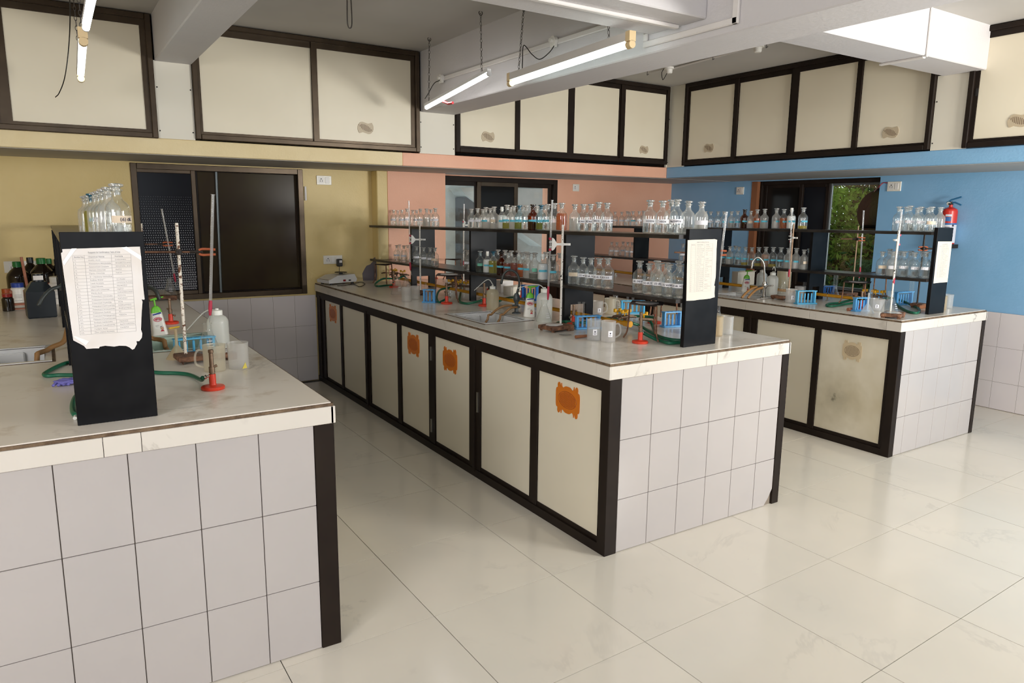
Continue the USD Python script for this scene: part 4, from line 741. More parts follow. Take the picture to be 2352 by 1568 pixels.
def stand(label, rod, rod_py=None, ztop=None, base=(0, 0, .2, .12), brz=0., rodm='rusty_white', clamp=None, paper=None, rr=.006, group=None):
    """rod: foot on the bench; base: centre offset and size; clamp: ('white' or 'rust', height, point of the burette)"""
    t = Thing('retort_stand', label, 'stand', (rod[0], rod[1], ZT + .0004), 0, group); bx, by, bl, bw = base; c, s = math.cos(brz), math.sin(brz)
    b = cat(cham(-bl / 2, bl / 2, -bw / 2, bw / 2, .010, .032, .004), *[cham(sx * bl / 2 - sx * .028 - .014, sx * bl / 2 - sx * .014 + .014 * (1 if sx > 0 else .2), sy * bw / 2 - sy * .014 - .012, sy * bw / 2 - sy * .014 + .012, 0, .02, .003) for sx in (-1, 1) for sy in (-1, 1)])
    t.add('base', mv(b, bx, by, 0, rz=brz), 'rusty_iron')
    zt = (ztop if ztop else zat(rod_py, rod[0], rod[1])) - ZT
    t.add('rod', tube([(0, 0, .02), (0, 0, zt)], rr, 10), rodm, smooth=40)
    if clamp:
        st, zc, q = clamp; zc -= ZT; q = V(q[0] - rod[0], q[1] - rod[1], zc); d = q * [1, 1, 0]; L = np.linalg.norm(d); d /= L; e = V(-d[1], d[0], 0)
        if st == 'white':
            P = Polygon([(-.045, -.006), (L * .45, -.006), (L - .022, -.030), (L - .012, -.036), (L - .008, -.030), (L - .010, .030), (L - .012, .036), (L - .022, .030), (L * .45, .006), (-.045, .006)])
            m = mv(ext(P, .009), z=-.0045); v = m.vertices; m = trimesh.Trimesh(np.outer(v[:, 0], d) + np.outer(v[:, 2], e) + np.c_[0 * v[:, 1], 0 * v[:, 1], v[:, 1] + zc], m.faces, process=False)
            k = t.add('clamp', cat(m, tube([V(0, 0, zc) - d * .02 - e * .012, V(0, 0, zc) - d * .02 + e * .02], .005, 8), tube([V(0, 0, zc + .008), V(0, 0, zc - .008)], .010, 10)), 'clamp_white')
            for z_ in (.030, -.030): t.add('grip', tube([q + V(0, 0, z_ - .006) , q + V(0, 0, z_ + .006)], .0078, 8), 'red_rubber', k)
            t.add('jaw', cat(*[tube([q - d * .012 + V(0, 0, z_), q + e * .018 + d * .004 + V(0, 0, z_)], .0035, 6) for z_ in (.012, -.014)]), 'clamp_white', k)
        else:
            k = t.add('clamp', cat(tube([-d * .13 * (st == 'rust') + V(0, 0, zc), d * (L - .07) + V(0, 0, zc)], .0045, 8)), 'rusty_iron')
            t.add('boss_head', cat(cham(-.012, .012, -.012, .012, zc - .012, zc + .012, .003), tube([V(0, 0, zc) - e * .03, V(0, 0, zc) + e * .012], .005, 8), tube([V(0, 0, zc) + d * (L - .08), V(0, 0, zc) + d * (L - .03)], .0065, 8)), 'black_iron', k)
            for s_ in (-1, 1): t.add('jaw', tube([V(0, 0, zc) + d * (L - .045) + V(0, 0, s_ * .007), V(0, 0, zc) + d * (L - .03) + V(0, 0, s_ * .0125), V(0, 0, zc) + d * (L + .02) + V(0, 0, s_ * .010)], .0052, 8, 4), 'clamp_rubber', k)
    if paper:
        w = paper if isinstance(paper, tuple) else (bx, by); pt = Thing('paper_sheet', 'paper on the base of the ' + label.replace('retort ', '').replace(' with rusty footed base', '').replace(' with wooden looking base', '').replace(' with footed base', ''), 'paper', (rod[0] + w[0], rod[1] + w[1], ZT + .0332), brz)
        a = np.linspace(0, 2 * math.pi, 17)[:-1]; r_ = random.Random(len(label)); pt.add('sheet', ext(Polygon([(math.cos(x) * .052 * r_.uniform(.85, 1.1), math.sin(x) * .045 * r_.uniform(.85, 1.1)) for x in a]), .0008), 'paper')
    return t
def burette(label, a, b, c, d, r=.0062, grad=True, mat='glass_burette', vm='red_rubber', group=None):
    """glass from a down to b, rubber from b to c, jet from c to d"""
    a, b, c, d = (V(*p) for p in (a, b, c, d)); t = Thing('burette', label, 'burette', xyz(d), 0, group); A = lambda *q, **k: t.add(*q, world=True, **k); u = (a - b) / np.linalg.norm(a - b)
    A('glass_tube', cat(tube([b, a], r, 12), tube([a - u * .003, a], r * 1.35, 12)), mat, smooth=40)
    A('rubber_joint', tube([b + u * .006, (b + c) / 2, c], [r * 1.05, r * 1.25, r * .7], 10), vm, smooth=40)
    A('jet', tube([c, d], [r * .55, r * .22], 8), 'stopper_glass', smooth=40)
    if grad:
        s = np.cross(u, HF); s /= np.linalg.norm(s); L = np.linalg.norm(a - b)
        A('graduation', cat(*[tube([b + u * L * f - HF * (r + .0004) - s * .003, b + u * L * f - HF * (r + .0004) + s * (.002 if i % 5 else .0045)], .0004, 3) for i, f in enumerate(np.linspace(.08, .86, 51))]), 'label_white')
    return t
def wash_bottle(label, p, r=.040, h=.16, mat='ldpe', spout=None, liquid=None, fill=.55):
    t = Thing('wash_bottle', label, 'bottle', (p[0], p[1], ZT + .0004))
    t.add('body', lathe([(0, 0), (r * .92, 0), (r, .006), (r, h * .70), (r * .96, h * .76), (r * .8, h * .83), (r * .5, h * .88), (r * .42, h * .89), (r * .42, h * .93), (0, h * .93)], 28), mat, smooth=40)
    t.add('cap', lathe([(0, h * .89), (r * .5, h * .89), (r * .5, h), (r * .3, h * 1.01), (r * .16, h * 1.02), (r * .16, h * 1.05), (0, h * 1.05)], 16), 'cap_white', smooth=40)
    if liquid: t.add('liquid', lathe([(0, .004), (r * .93, .004), (r * .93, h * fill), (0, h * fill)], 20), liquid)
    if spout: t.add('spout', tube([(0, 0, h * 1.0)] + [tuple(V(*q) - t.loc) for q in spout], [.0042, .0036, .003, .0022], 8, 5), 'ldpe', smooth=True)
    return t
def soap(label, p, rz=0., h=.20, w=.072, tilt=0., sticker=True):
    t = Thing('handwash_bottle', label, 'bottle', (p[0], p[1], ZT + .0004), rz); D_ = .045; B = h * .62
    R = lambda m: mv(m, ry=tilt) if tilt else m
    def loop(z, w_, d_): return [(w_ / 2 * np.sign(math.cos(a)) * abs(math.cos(a)) ** .6, d_ / 2 * np.sign(math.sin(a)) * abs(math.sin(a)) ** .6, z) for a in np.linspace(0, 2 * math.pi, 20)[:-1]]
    t.add('body', R(hull(loop(0, w, D_) + loop(B, w * .70, D_ * .8) + loop(.004, w * 1.02, D_ * 1.02))), 'soap_white', smooth=35)
    t.add('cap', R(hull(loop(B - .002, w * .72, D_ * .82) + loop(B + h * .10, w * .58, D_ * .75) + loop(B + h * .155, w * .3, D_ * .5))), 'soap_green', smooth=35)
    t.add('pump', R(cat(tube([(0, 0, B + h * .14), (0, 0, B + h * .33)], .0045, 8), tube([(-.018, 0, B + h * .33), (.006, 0, B + h * .345), (.045, 0, B + h * .375)], [.004, .0065, .003], 8, 4))), 'soap_green', smooth=True)
    if sticker:
        y = -D_ / 2 - .0006; th = math.atan2((D_ - D_ * .8) / 2, B)
        def face(m, z, x=0): 
            m = stand_up(m, 0); return R(mv(m, x, y + z * math.tan(th), z))
        e = np.linspace(0, 2 * math.pi, 21)[:-1]; el = lambda a_, b_: ext(Polygon(np.c_[a_ * np.cos(e), b_ * np.sin(e)]), .0008)
        lp = t.add('label', cat(face(el(.020, .0115), B * .70)), 'soap_red')
        t.add('label_rim', face(ext(Polygon(np.c_[.0165 * np.cos(e), .0085 * np.sin(e)], [np.c_[.0145 * np.cos(e), .0068 * np.sin(e)]]), .0014), B * .70), 'label_white', lp)
        t.add('label_bar', cat(face(el(.011, .0022), B * .70), face(mv(el(.006, .0016), z=0), B * .70 + .0048), face(el(.007, .0016), B * .70 - .0048)), 'paper', lp)
        t.add('label_band', face(ext(Polygon([(-.020, -.004), (.020, .001), (.020, .009), (-.020, .002)]), .0008), B * .92), 'soap_blue')
        f_ = t.add('label_figure', face(el(.008, .0075), B * .30, .012), 'skin_print'); t.add('label_hair', face(ext(Polygon(np.c_[.0088 * np.cos(e), .006 * np.abs(np.sin(e)) + .001]), .0014), B * .34, .012), 'label_ink', f_)
        t.add('label_shirt', face(ext(Polygon([(-.009, -.012), (.008, -.012), (.005, -.004), (-.005, -.004)]), .0009), B * .27, .012), 'soap_red')
        t.add('label_lines', cat(*[face(ext(Polygon([(-.016, q_), (w_, q_), (w_, q_ + .0012), (-.016, q_ + .0012)]), .0008), B * .45) for q_, w_ in ((0, .002), (-.004, -.002), (-.008, -.004))]), 'ink_line')
    return t
def tap(label, p, pts, noz, mat='tap_grey', neck='grey_pvc'):
    t = Thing('laboratory_tap', label, 'tap', (p[0], p[1], ZT + .0004)); A = lambda *a, **k: t.add(*a, world=True, **k)
    t.add('column', lathe([(0, 0), (.030, 0), (.028, .005), (.013, .012), (.012, .07), (.020, .082), (.022, .105), (.017, .118), (.013, .13), (0, .13)], 18), mat, smooth=40)
    A('swan_neck', tube([(p[0], p[1], ZT + .12)] + pts, .008, 10, 6), neck, smooth=True)
    for q in noz:
        A('nozzle', tube([(p[0], p[1], q[0][2])] + list(q), [.009, .008, .0055], 8, 4), mat, smooth=True)
    t.add('handle', cat(tube([(.0, .0, .095), (.03, -.05, .10)], .006, 8), tube([(.015, -.06, .10), (.045, -.04, .10)], .008, 8)), mat)
    return t
def hose(label, P, r=.0075, mat='green_rubber', name='rubber_hose', n=6):
    P = spline(P, n); P[:, 2] = np.maximum(P[:, 2], np.where(P[:, 2] > .88, ZT + r + .0004, P[:, 2])); p = put(name, tube(P, r, 10), mat, smooth=True); tag(stage.GetPrimAtPath(p), label, 'hose'); return p
H = lambda px, py, z=.008: xyz(at(px, py, 'z', ZT + z))

# ------------------------------------------------------------------ left bench
rod = top(427.8, 829); q1 = atd(484, 590, rod, .03)
b0 = atd(489, 446, rod, .02); b1 = atd(483.5, 693, rod, .02)
stand('rusty white retort stand in the middle of the left bench', rod, 512, base=(.075, -.018, .235, .125), brz=.06, clamp=('rust', float(atd(430, 579, rod)[2]), q1), paper=(.14, -.015), rr=.0068)
burette('long graduated burette held over the flask on the left bench', b0, b1, atd(482.5, 724, rod, .02), atd(481, 748, rod, .02), r=.0066)
fp_ = top(481, 826); flask('conical flask under the burette on the left bench', fp_, 1.12, ZT + .0345)
rk = rack_tt('blue test tube rack behind the rusty stand on the left bench', top(448, 812), .10, L=.185, mat='rack_sky')
wash_bottle('large translucent white wash bottle behind the flask on the left bench', top(504, 803), .047, .185, spout=[atd(497, 712, top(504, 803)) , atd(470, 716, top(504, 803)), atd(430, 757, top(504, 803), -.02)])
beaker('cloudy plastic mug with handle beside the rusty stand on the left bench', top(494, 851), .042, .107, 'plastic_yellowed', handle=math.pi * 1.03)
beaker('plastic beaker with yellow residue, right of the mug on the left bench', top(549, 845), .040, .108, 'plastic_beaker', spill=-1.2)
bunsen('red bunsen burner in front of the mug on the left bench', top(489.5, 893), rz=.2)
hose('green gas hose leading to the front burner on the left bench', [H(300, 845), H(357, 855), H(410, 857), H(440, 862), H(462, 872, .02), xyz(V(*xyz(top(489.5, 893))) + V(-.034, -.005, .0465))])
bunsen('red bunsen burner behind the handwash bottle on the left bench', top(393, 743), rz=2.6)
soap('green capped handwash bottle tilted beside the left bench sink', top(369, 769), rz=-.05, tilt=-.10, h=.195)
r2 = top(339, 690); stand('thin rusty retort stand far back on the left bench', r2, 513, base=(.09, -.01, .19, .11), clamp=('rust', float(zat(561, *r2[:2])), r2 + V(.17, 0, 0)), rr=.0055)
burette('leaning burette on the far stand of the left bench', r2 + V(.135, 0, zat(479, *r2[:2]) - ZT), r2 + V(.185, 0, zat(632, *r2[:2]) - ZT), r2 + V(.19, 0, zat(650, *r2[:2]) - ZT), r2 + V(.195, 0, zat(660, *r2[:2]) - ZT), r=.006)
flask('conical flask on the far rusty stand of the left bench', r2 + V(.15, -.01, 0), 1.05, ZT + .0345)
t = Thing('pencil', 'yellow pencil lying behind the left bench sink', 'pencil', xyz(top(398, 755))); t.add('shaft', tube([top(388, 756) + [0, 0, .005], top(412, 752) + [0, 0, .005]], .0038, 6), 'pencil_yellow', world=True)
t = Thing('funnel', 'amber plastic funnel standing upside down behind the left test tube rack', 'funnel', xyz(top(408, 823) + [0, 0, .0004])); t.add('cone', lathe([(.045, 0), (.043, .001), (.008, .055), (.0055, .06), (.0045, .13), (.006, .13), (.0075, .06), (.0105, .055), (.0465, .001)], 24), 'plastic_amber', smooth=40)
tp = (.155, 4.10); tap('grey laboratory tap behind the left bench notice, between the two sinks', (*tp, 0), [(.155, 4.10, 1.13), (.13, 4.06, 1.19), (.07, 3.99, 1.215), xyz(at(140, 656, 'y', 3.9)), xyz(at(118, 664, 'y', 3.88)), xyz(at(101, 680, 'y', 3.86)), xyz(at(88, 702, 'y', 3.85))], [[(.10, 4.0, 1.0), (.05, 3.94, .99)], [(.21, 4.0, 1.0), (.27, 3.94, .99)]])
hose('second grey swan neck hose behind the left bench panel', [(.185, 4.13, 1.03), (.195, 4.12, 1.13), (.24, 4.07, 1.19), xyz(at(345, 660, 'y', 3.9)), xyz(at(367, 688, 'y', 3.87))], .010, 'grey_pvc', 'swan_neck_hose')
hose('brown rubber hose running into the left white sink', [(.05, 3.94, .985), xyz(at(146, 784, 'y', 3.87)), xyz(at(117, 798, 'y', 3.82)), xyz(at(96, 815, 'y', 3.77)), xyz(at(83, 833, 'y', 3.72))], .011, 'brown_rubber')
hose('brown rubber hose running into the greenish sink', [(.27, 3.94, .985), xyz(at(350, 777, 'y', 3.9)), xyz(at(368, 787, 'y', 3.86)), xyz(at(382, 800, 'y', 3.82)), xyz(at(388, 812, 'y', 3.78))], .011, 'brown_rubber')
hose('looped green hose on the worktop left of the black panel', [H(200, 838), H(160, 832), H(130, 842), H(106, 855), H(101, 860), H(110, 863), H(140, 861), H(200, 862)], .0075)
hose('green hose end beside the foot of the left black panel', [H(200, 900), H(178, 908), H(168, 925), H(168, 945), H(176, 953), H(200, 952)], .0085)
bunsen('red bunsen burner standing behind the left black panel', (.215, 2.62), rz=1.0)
gp = top(155, 884); t = Thing('rubber_glove', 'crumpled purple glove lying left of the black panel', 'glove', xyz(gp))
gm = trimesh.creation.icosphere(3); v = gm.vertices; nn = meshkit.fbm(v * 2.3 + 5, 3); gm.vertices = v * (.5 + nn[:, None]) * [.036, .028, .013]; gm.apply_translation((0, 0, .0125)); gm.vertices[:, 2] = np.maximum(gm.vertices[:, 2], .0004)
t.add('palm', gm, 'glove_purple', smooth=True)
for k in range(4): t.add('finger', tube([(.0 + .012 * k - .01, .01, .012), (-.03 + .012 * k, .0, .014), (-.045 + .016 * k, -.022 - .004 * (k % 2), .007)], [.007, .006, .005], 8, 4), 'glove_purple', smooth=True)
t = Thing('marker_pen', 'white marker pen beside the foot of the left black panel', 'pen', xyz(top(172, 961))); t.add('barrel', tube([(0, -.02, .006), (.01, .07, .006)], .0055, 10), 'cap_white')
# far left: chemicals against the yellow wall
def amber(label, p, r=.062, h=.27, cap='cap_green'):
    t = Thing('chemical_bottle', label, 'bottle', (p[0], p[1], ZT + .0004)); t.add('body', lathe([(0, 0), (r * .95, 0), (r, .006), (r, h * .60), (r * .93, h * .68), (r * .62, h * .78), (r * .34, h * .85), (r * .32, h * .9), (0, h * .9)], 28), 'brown_bottle', smooth=40)
    t.add('cap', lathe([(0, h * .86), (r * .40, h * .86), (r * .40, h * .99), (r * .36, h), (0, h)], 20), cap, smooth=40); return t
P_ = lambda px, y: V(float(at(px, 640, 'y', y)[0]), y)
amber('brown glass chemical bottle with green cap, leftmost in the far left corner', P_(43, 6.12), .072, .27); amber('brown bottle with dark cap between the two green capped bottles', P_(73, 6.33), .055, .285, 'can_black'); amber('brown glass bottle with the taller bright green cap behind the black canister', P_(98, 6.14), .074, .29); amber('brown glass bottle with green cap partly hidden behind the tall green cap', P_(116, 6.36), .045, .272); amber('dark brown bottle next to the black panel at the far left wall', P_(134, 6.38), .045, .265, 'can_black')
cp = top(96, 731); t = Thing('jerrycan', 'square black plastic canister left of the torn notice', 'canister', (cp[0], cp[1] + .075, ZT + .0004), .1)
t.add('body', hull([(x, y, z) for z, x_, y_ in ((0, .069, .062), (.008, .073, .066), (.150, .073, .066), (.160, .070, .063), (.212, .036, .034)) for x in (-x_, x_) for y in (-y_, y_)]), 'can_black', smooth=30); t.add('cap', mv(trimesh.creation.cylinder(.030, .05, sections=18), 0, 0, .233), 'can_black'); t.add('label', box(-.026, .024, -.0335, -.0295, .222, .248), 'trunking')
p = top(20, 715); t = Thing('chemical_jar', 'small dark jar with red lid at the left edge of the left bench', 'jar', xyz(p + [0, .03, .0004])); t.add('body', lathe([(0, 0), (.030, 0), (.033, .003), (.033, .075), (.026, .085), (.024, .088), (0, .088)], 20), 'brown_bottle', smooth=40); t.add('lid', mv(trimesh.creation.cylinder(.027, .020, sections=20), 0, 0, .098), 'cap_red')
p = P_(12, 5.80); t = Thing('chemical_jar', 'dark jar with orange lid and grey label behind the small red lidded jar', 'jar', (p[0], p[1], ZT + .0004)); t.add('body', lathe([(0, 0), (.027, 0), (.03, .004), (.03, .08), (.026, .086), (0, .086)], 20), 'cap_orange', smooth=40); t.add('label', arc_label(.04, .075, 1.2, .0307), 'filler_board'); t.add('lid', mv(trimesh.creation.cylinder(.028, .026, sections=20), 0, 0, .099), 'cap_orange')
def tub(label, p, r, h, cap, band=None):
    t = Thing('reagent_jar', label, 'jar', (p[0], p[1], ZT + .0004)); t.add('body', lathe([(0, 0), (r * .97, 0), (r, .004), (r, h * .74), (r * .8, h * .80), (r * .76, h * .82), (0, h * .82)], 24), 'soap_white', smooth=40); t.add('lid', lathe([(0, h * .8), (r * .86, h * .8), (r * .88, h * .98), (r * .8, h), (0, h)], 24), cap, smooth=40)
    if band: t.add('label_band', arc_label(h * .55, h * .62, 1.3, r + .0007), band)
    t.add('label_lines', cat(*[arc_label(h * z_, h * z_ + .003, .5, r + .0007) for z_ in (.47, .41, .35, .22)]), 'ink_line'); return t
tub('white reagent jar with blue lid behind the wooden test tube stand', P_(38, 5.80), .042, .150, 'cap_blue'); tub('white reagent jar with teal label band beside the black canister', P_(132, 5.78), .055, .185, 'cap_white', 'label_teal'); tub('slim white bottle with red cap behind the black canister', P_(119, 5.95), .03, .13, 'cap_red')
p = top(45, 713); t = Thing('test_tube_stand', 'reddish wooden test tube stand left of the black canister', 'stand', xyz(p + [0, .03, .0004])); 
for s in (-1, 1): t.add('side', cham(s * .036 - .007, s * .036 + .007, -.018, .018, 0, .125, .002), 'wood_red')
t.add('rail', cham(-.03, .03, -.016, .016, .03, .044, .002), 'wood_red'); t.add('shelf', cham(-.03, .03, -.016, .016, .004, .012, .002), 'wood_red')
t = Thing('wooden_rod', 'brown wooden pestle rod leaning behind the black canister', 'rod', (*P_(61, 5.62), ZT)); p = P_(61, 5.62); t.add('shaft', tube([(p[0] + .01, 5.62, ZT + .004), (p[0] - .016, 5.62, zat(590, p[0], 5.62))], [.010, .0085], 10), 'wood_red', world=True)

# ------------------------------------------------------------------ middle bench
p = top(786, 653); t = Thing('weighing_scale', 'white electronic weighing scale at the far end of the middle bench', 'scale', (p[0], p[1] + .10, ZT), .25)
def wedge(pts, y0, y1): return hull([(x, y, z) for x, z in pts for y in (y0, y1)])
t.add('body', wedge([(-.155, .014), (-.16, .040), (-.10, .048), (-.07, .078), (.11, .086), (.135, .040), (.125, .016)], -.095, .095), 'scale_white', smooth=25)
for x in (-.12, .10):
    for y in (-.07, .07): t.add('foot', mv(trimesh.creation.cylinder(.012, .014, sections=12), x, y, .0075), 'cable_black')
t.add('keypad', hull([(x, y, z) for x, z in ((-.152, .0435), (-.108, .0495), (-.108, .0515), (-.152, .0455)) for y in (-.075, .075)]), 'scale_grey'); t.add('weighing_pan', cat(mv(trimesh.creation.cylinder(.055, .004, sections=28), .03, 0, .100), mv(trimesh.creation.cylinder(.015, .018, sections=12), .03, 0, .091)), 'cable_black'); t.add('power_switch', box(-.012, .014, -.0975, -.094, .026, .042), 'switch_red'); t.add('socket', box(.045, .068, -.0975, -.094, .028, .038), 'dark_hole')
def switchboard(label, px, py, w, h, wall, sockets=1, rockers=1, extra=None):
    if wall == 'y': c = at(px, py, 'y', YB); f = lambda m: mv(stand_up(m, 0), c[0], YB - .0002, c[2])
    elif wall == 'py': c = at(px, py, 'y', YB); f = lambda m: mv(stand_up(m, 0), c[0], YB - .0002, c[2])
    else: c = at(px, py, 'x', XR); f = lambda m: on_x(m, XR - .0002, c[1], c[2])
    t = Thing('switchboard', label, 'switch', xyz(c)); t.add('plate', f(mv(cham(-w / 2, w / 2, -h / 2, h / 2, 0, .012, .003), 0)), 'plate_white', world=True); n = sockets + rockers; u = w * .8 / n; x = -w * .4
    for i in range(sockets):
        cx = x + u * .5; t.add('socket', f(mv(cham(-.024, .024, -h * .34, h * .34, .0118, .0135, .001), cx)), 'white_plastic', world=True)
        t.add('socket_holes', cat(*[f(mv(trimesh.creation.cylinder(r_, .002, sections=8), cx + dx, dy, .0135)) for dx, dy, r_ in ((0, .011, .0048), (-.010, -.001, .003), (.010, -.001, .003), (-.010, -.011, .003), (.010, -.011, .003))]), 'dark_hole', world=True); x += u
    for i in range(rockers):
        cx = x + u * .5; rp = t.add('rocker', f(mv(cham(-u * .36, u * .36, -h * .32, h * .32, .0118, .016, .002), cx)), 'white_plastic', world=True); x += u
    return t, c
switchboard('white switchboard with one socket high on the yellow wall right of the window', 743.5, 414, .135, .080, 'y')
_, c = switchboard('white switchboard behind the scale with the black adapter plugged in', 764, 596, .178, .078, 'y', 1, 2)
ad = at(780, 602, 'y', YB - .04); t = Thing('power_adapter', 'black power adapter plugged into the switchboard behind the scale', 'adapter', (ad[0], YB - .0125, ad[2])); t.add('body', cham(-.024, .024, -.045, 0, -.038, .030, .006), 'adapter'); t.add('label', box(-.008, .018, -.0458, -.0448, -.004, .018), 'trunking')
t.add('cable', tube([(0, -.02, -.036), (-.004, -.03, -.09), (.01, -.045, -.13), (.05, -.055, -.155), (.10, -.06, -.175), (.14, -.06, -.192)], .0022, 6, 6), 'cable_black')
sb2, _ = switchboard('white switchboard at the far left wall behind the green capped bottles', 60, 612, .27, .085, 'y', 2, 2)
switchboard('small white switchboard on the salmon wall right of the window', 1322, 431, .088, .078, 'y'); switchboard('small white switchboard on the blue wall left of the window', 1701, 438, .10, .08, 'x'); switchboard('larger white switchboard on the blue wall right of the window', 2055, 428, .125, .085, 'x', 1, 1)
hose('black power cable looped behind the scale', [H(805, 652, .004), H(828, 648, .004), H(838, 652, .004), H(826, 658, .004), H(812, 653, .004), H(780, 656, .004), H(775, 655, .004)], .0026, 'cable_black', 'power_cable')
GX = 2.685; GZ = ZT + .042
def gas_pipe(label, x, y0, y1, valves, z=GZ):
    t = Thing('gas_pipe', label, 'pipe', (x, y0, ZT)); A = lambda *a, **k: t.add(*a, world=True, **k)
    A('pipe', tube([(x, y0, z), (x, y1, z)], .0125, 12), 'gas_yellow', smooth=40); A('end_cap', tube([(x, y0 - .03, z), (x, y0 + .02, z)], .018, 12), 'gas_yellow', smooth=40)
    for y in np.arange(y0 + .25, y1, .62): A('bracket', cat(box(x - .02, x + .02, y - .006, y + .006, ZT + .0004, ZT + .004), box(x - .004, x + .004, y - .006, y + .006, ZT + .002, z - .01), mv(ring(.0145, .002, 14, 5), x, y, z, rx=math.pi / 2)), 'chrome')
    for (vx, vy, d) in valves:
        b = A('valve', cat(tube([(x, vy, z), (x, vy, z + .035)], .009, 8), tube([(x - d * .012, vy, z + .04), (x + d * .055, vy - .01, z + .035)], .0085, 8), tube([(x + d * .055, vy - .01, z + .035), (x + d * .075, vy - .012, z + .03)], .0055, 8)), 'burner_brass')
        A('valve_handle', cat(cham(x - .024 + d * .018, x + .024 + d * .018, vy - .008, vy + .008, z + .060, z + .068, .003), *[cham(x + s_ * .018 + d * .018 - .007, x + s_ * .018 + d * .018 + .007, vy - .009, vy + .009, z + .058, z + .078, .003) for s_ in (-1, 1)], tube([(x + d * .018, vy, z + .04), (x + d * .018, vy, z + .062)], .004, 6)), 'valve_yellow', b)
    return t
gv = [(GX, aty(px, GX, ZT + .1), d) for px, d in ((1424, -1), (1449, -1), (1452, 1), (1479, 1))]
gv = [(a, b + .03 * i % .07, d) for i, (a, b, d) in enumerate(gv)]
gas_pipe('yellow gas pipe with yellow valves running along the middle bench', GX, aty(1440, GX, ZT + .04), 6.2, gv + [(GX, aty(px, GX, ZT + .09), d) for px, d in ((892, -1), (900, 1), (911, -1), (921, 1), (1040, -1), (1048, 1), (1058, -1), (1066, 1))])
def B(px, py, dx=0, dy=0): return top(px, py) + V(dx, dy, 0)
tripod('black tripod stand beside the weighing scale', B(889, 655, .02, .10), .13, .175, .3, gauze=False)
bunsen('red bunsen burner farthest along the middle bench', B(903, 661, .02, .03), h=.14, rz=1.)
r = B(966, 675, .0, .0); stand('white chipped retort stand farthest along the middle bench', r, 508, base=(-.075, -.05, .16, .11), rodm='chipped_black', clamp=('white', float(zat(550, *r[:2])), atd(942, 550, r)))
burette('burette on the farthest stand of the middle bench', atd(939, 461, r), atd(942, 604, r), atd(943, 621, r), atd(945.5, 632, r), grad=False)
flask('conical flask standing on the farthest retort stand of the middle bench', B(917, 688, 0, .03), 1.2, ZT + .0345); flask('conical flask behind the two plastic beakers on the middle bench', B(940, 668, .03, .12), 1.05)
beaker('left one of two plastic beakers at the far aisle edge of the middle bench', B(938, 694, 0, .03), .036, .105); beaker('right one of two plastic beakers at the far aisle edge of the middle bench', B(959, 689, 0, .04), .036, .10)
rk = rack_tt('small blue test tube rack near the far beakers on the middle bench', B(985, 696, .02, .03), -.75, L=.10, n=3, mat='rack_blue', h=.095); in_rack('test tube in the small far blue rack of the middle bench', rk, 0, L=.10, n=3)
tripod('tripod stand with wire gauze far along the middle bench', B(1031, 694, .03, .05), .145, .19, .6); bunsen('red bunsen burner beneath the far wire gauze of the middle bench', B(1027.5, 698, 0, .01), h=.15, rz=2.4)
bunsen('red bunsen burner behind the far divider of the middle rack', B(957, 648, .30, .25), h=.13); tripod('dark tripod stand beyond the rack, far end of the middle bench', B(1014, 660, .40, .52), .13, .20, .2, gauze=False)
r = B(1045, 662, .25, .30); stand('white chipped retort stand on the far side of the middle rack', r, 503, base=(.0, .06, .16, .11), rodm='chipped_black', clamp=('white', float(zat(517, *r[:2])), atd(1064, 517, r)))
burette('burette on the far side of the middle rack, by the window', atd(1066, 468, r), atd(1065, 600, r), atd(1065, 612, r), atd(1065, 622, r), grad=False)
hose('green hose curling around the far tripod on the middle bench', [H(1040, 660, .05), H(1012, 665, .04), H(1003, 682, .02), H(1008, 694), H(1018, 690), H(1027, 684, .03)])
hose('green hose looping beside the scale on the middle bench', [H(910, 640, .04), H(880, 640, .05), H(862, 652, .01), H(868, 657), H(890, 655), H(900, 654, .03)])
hose('dark green hose from the far valves to the burner beside the sink', [H(1062, 650, .05), H(1058, 672, .02), H(1056, 692), H(1070, 697), H(1090, 694, .02), H(1106, 690, .04)], .0085)
hose('green hose arching over the far flasks of the middle bench', [H(915, 640, .05), H(928, 634, .07), H(938, 645, .02), H(945, 652)])
bunsen('red bunsen burner left of the amber wash bottle on the middle bench', B(1113.7, 703, 0, .01), h=.16, rz=-1.2)
wash_bottle('small amber wash bottle with curved spout behind the middle sink', B(1134.8, 711, 0, .02), .042, .155, 'ldpe_amber', spout=[atd(1131, 652, B(1134, 711)), atd(1119, 642, B(1134, 711)), atd(1089, 667, B(1134, 711))])
tpp = B(1192, 719, -.02, .0); tap('grey laboratory tap behind the middle bench sink', tpp, [atd(1193, 650, tpp), atd(1187, 628, tpp), atd(1170, 620, tpp), atd(1157, 630, tpp), atd(1151, 652, tpp)], [[atd(1180, 702, tpp, -.03), atd(1174, 701, tpp, -.05)], [atd(1192, 705, tpp, -.04), atd(1187, 705, tpp, -.06)]])
hose('left brown rubber hose hanging into the middle sink', [atd(1176, 701, tpp, -.05), atd(1156, 703, tpp, -.07), atd(1138, 713, tpp, -.10), atd(1124, 728, tpp, -.13), atd(1112, 746, tpp, -.15)], .0072, 'brown_rubber'); hose('right brown rubber hose hanging into the middle sink', [atd(1188, 705, tpp, -.06), atd(1174, 707, tpp, -.08), atd(1162, 716, tpp, -.10), atd(1150, 730, tpp, -.12), atd(1140, 745, tpp, -.14)], .0072, 'brown_rubber')
hose('green hose from the tap side to the gas pipe behind the middle sink', [H(1146, 692, .01), H(1158, 686, .03), H(1172, 683, .05), H(1183, 683, .06)])
soap('green capped handwash bottle beside the middle bench tap', B(1219, 728, 0, .02), rz=-.45, h=.195, tilt=.04)
bunsen('red bunsen burner hidden behind the handwash bottle', B(1207, 690, .1, .2), h=.15); bunsen('red bunsen burner beyond the far divider, behind the amber wash bottle', B(1109, 674, .2, .2), h=.12)
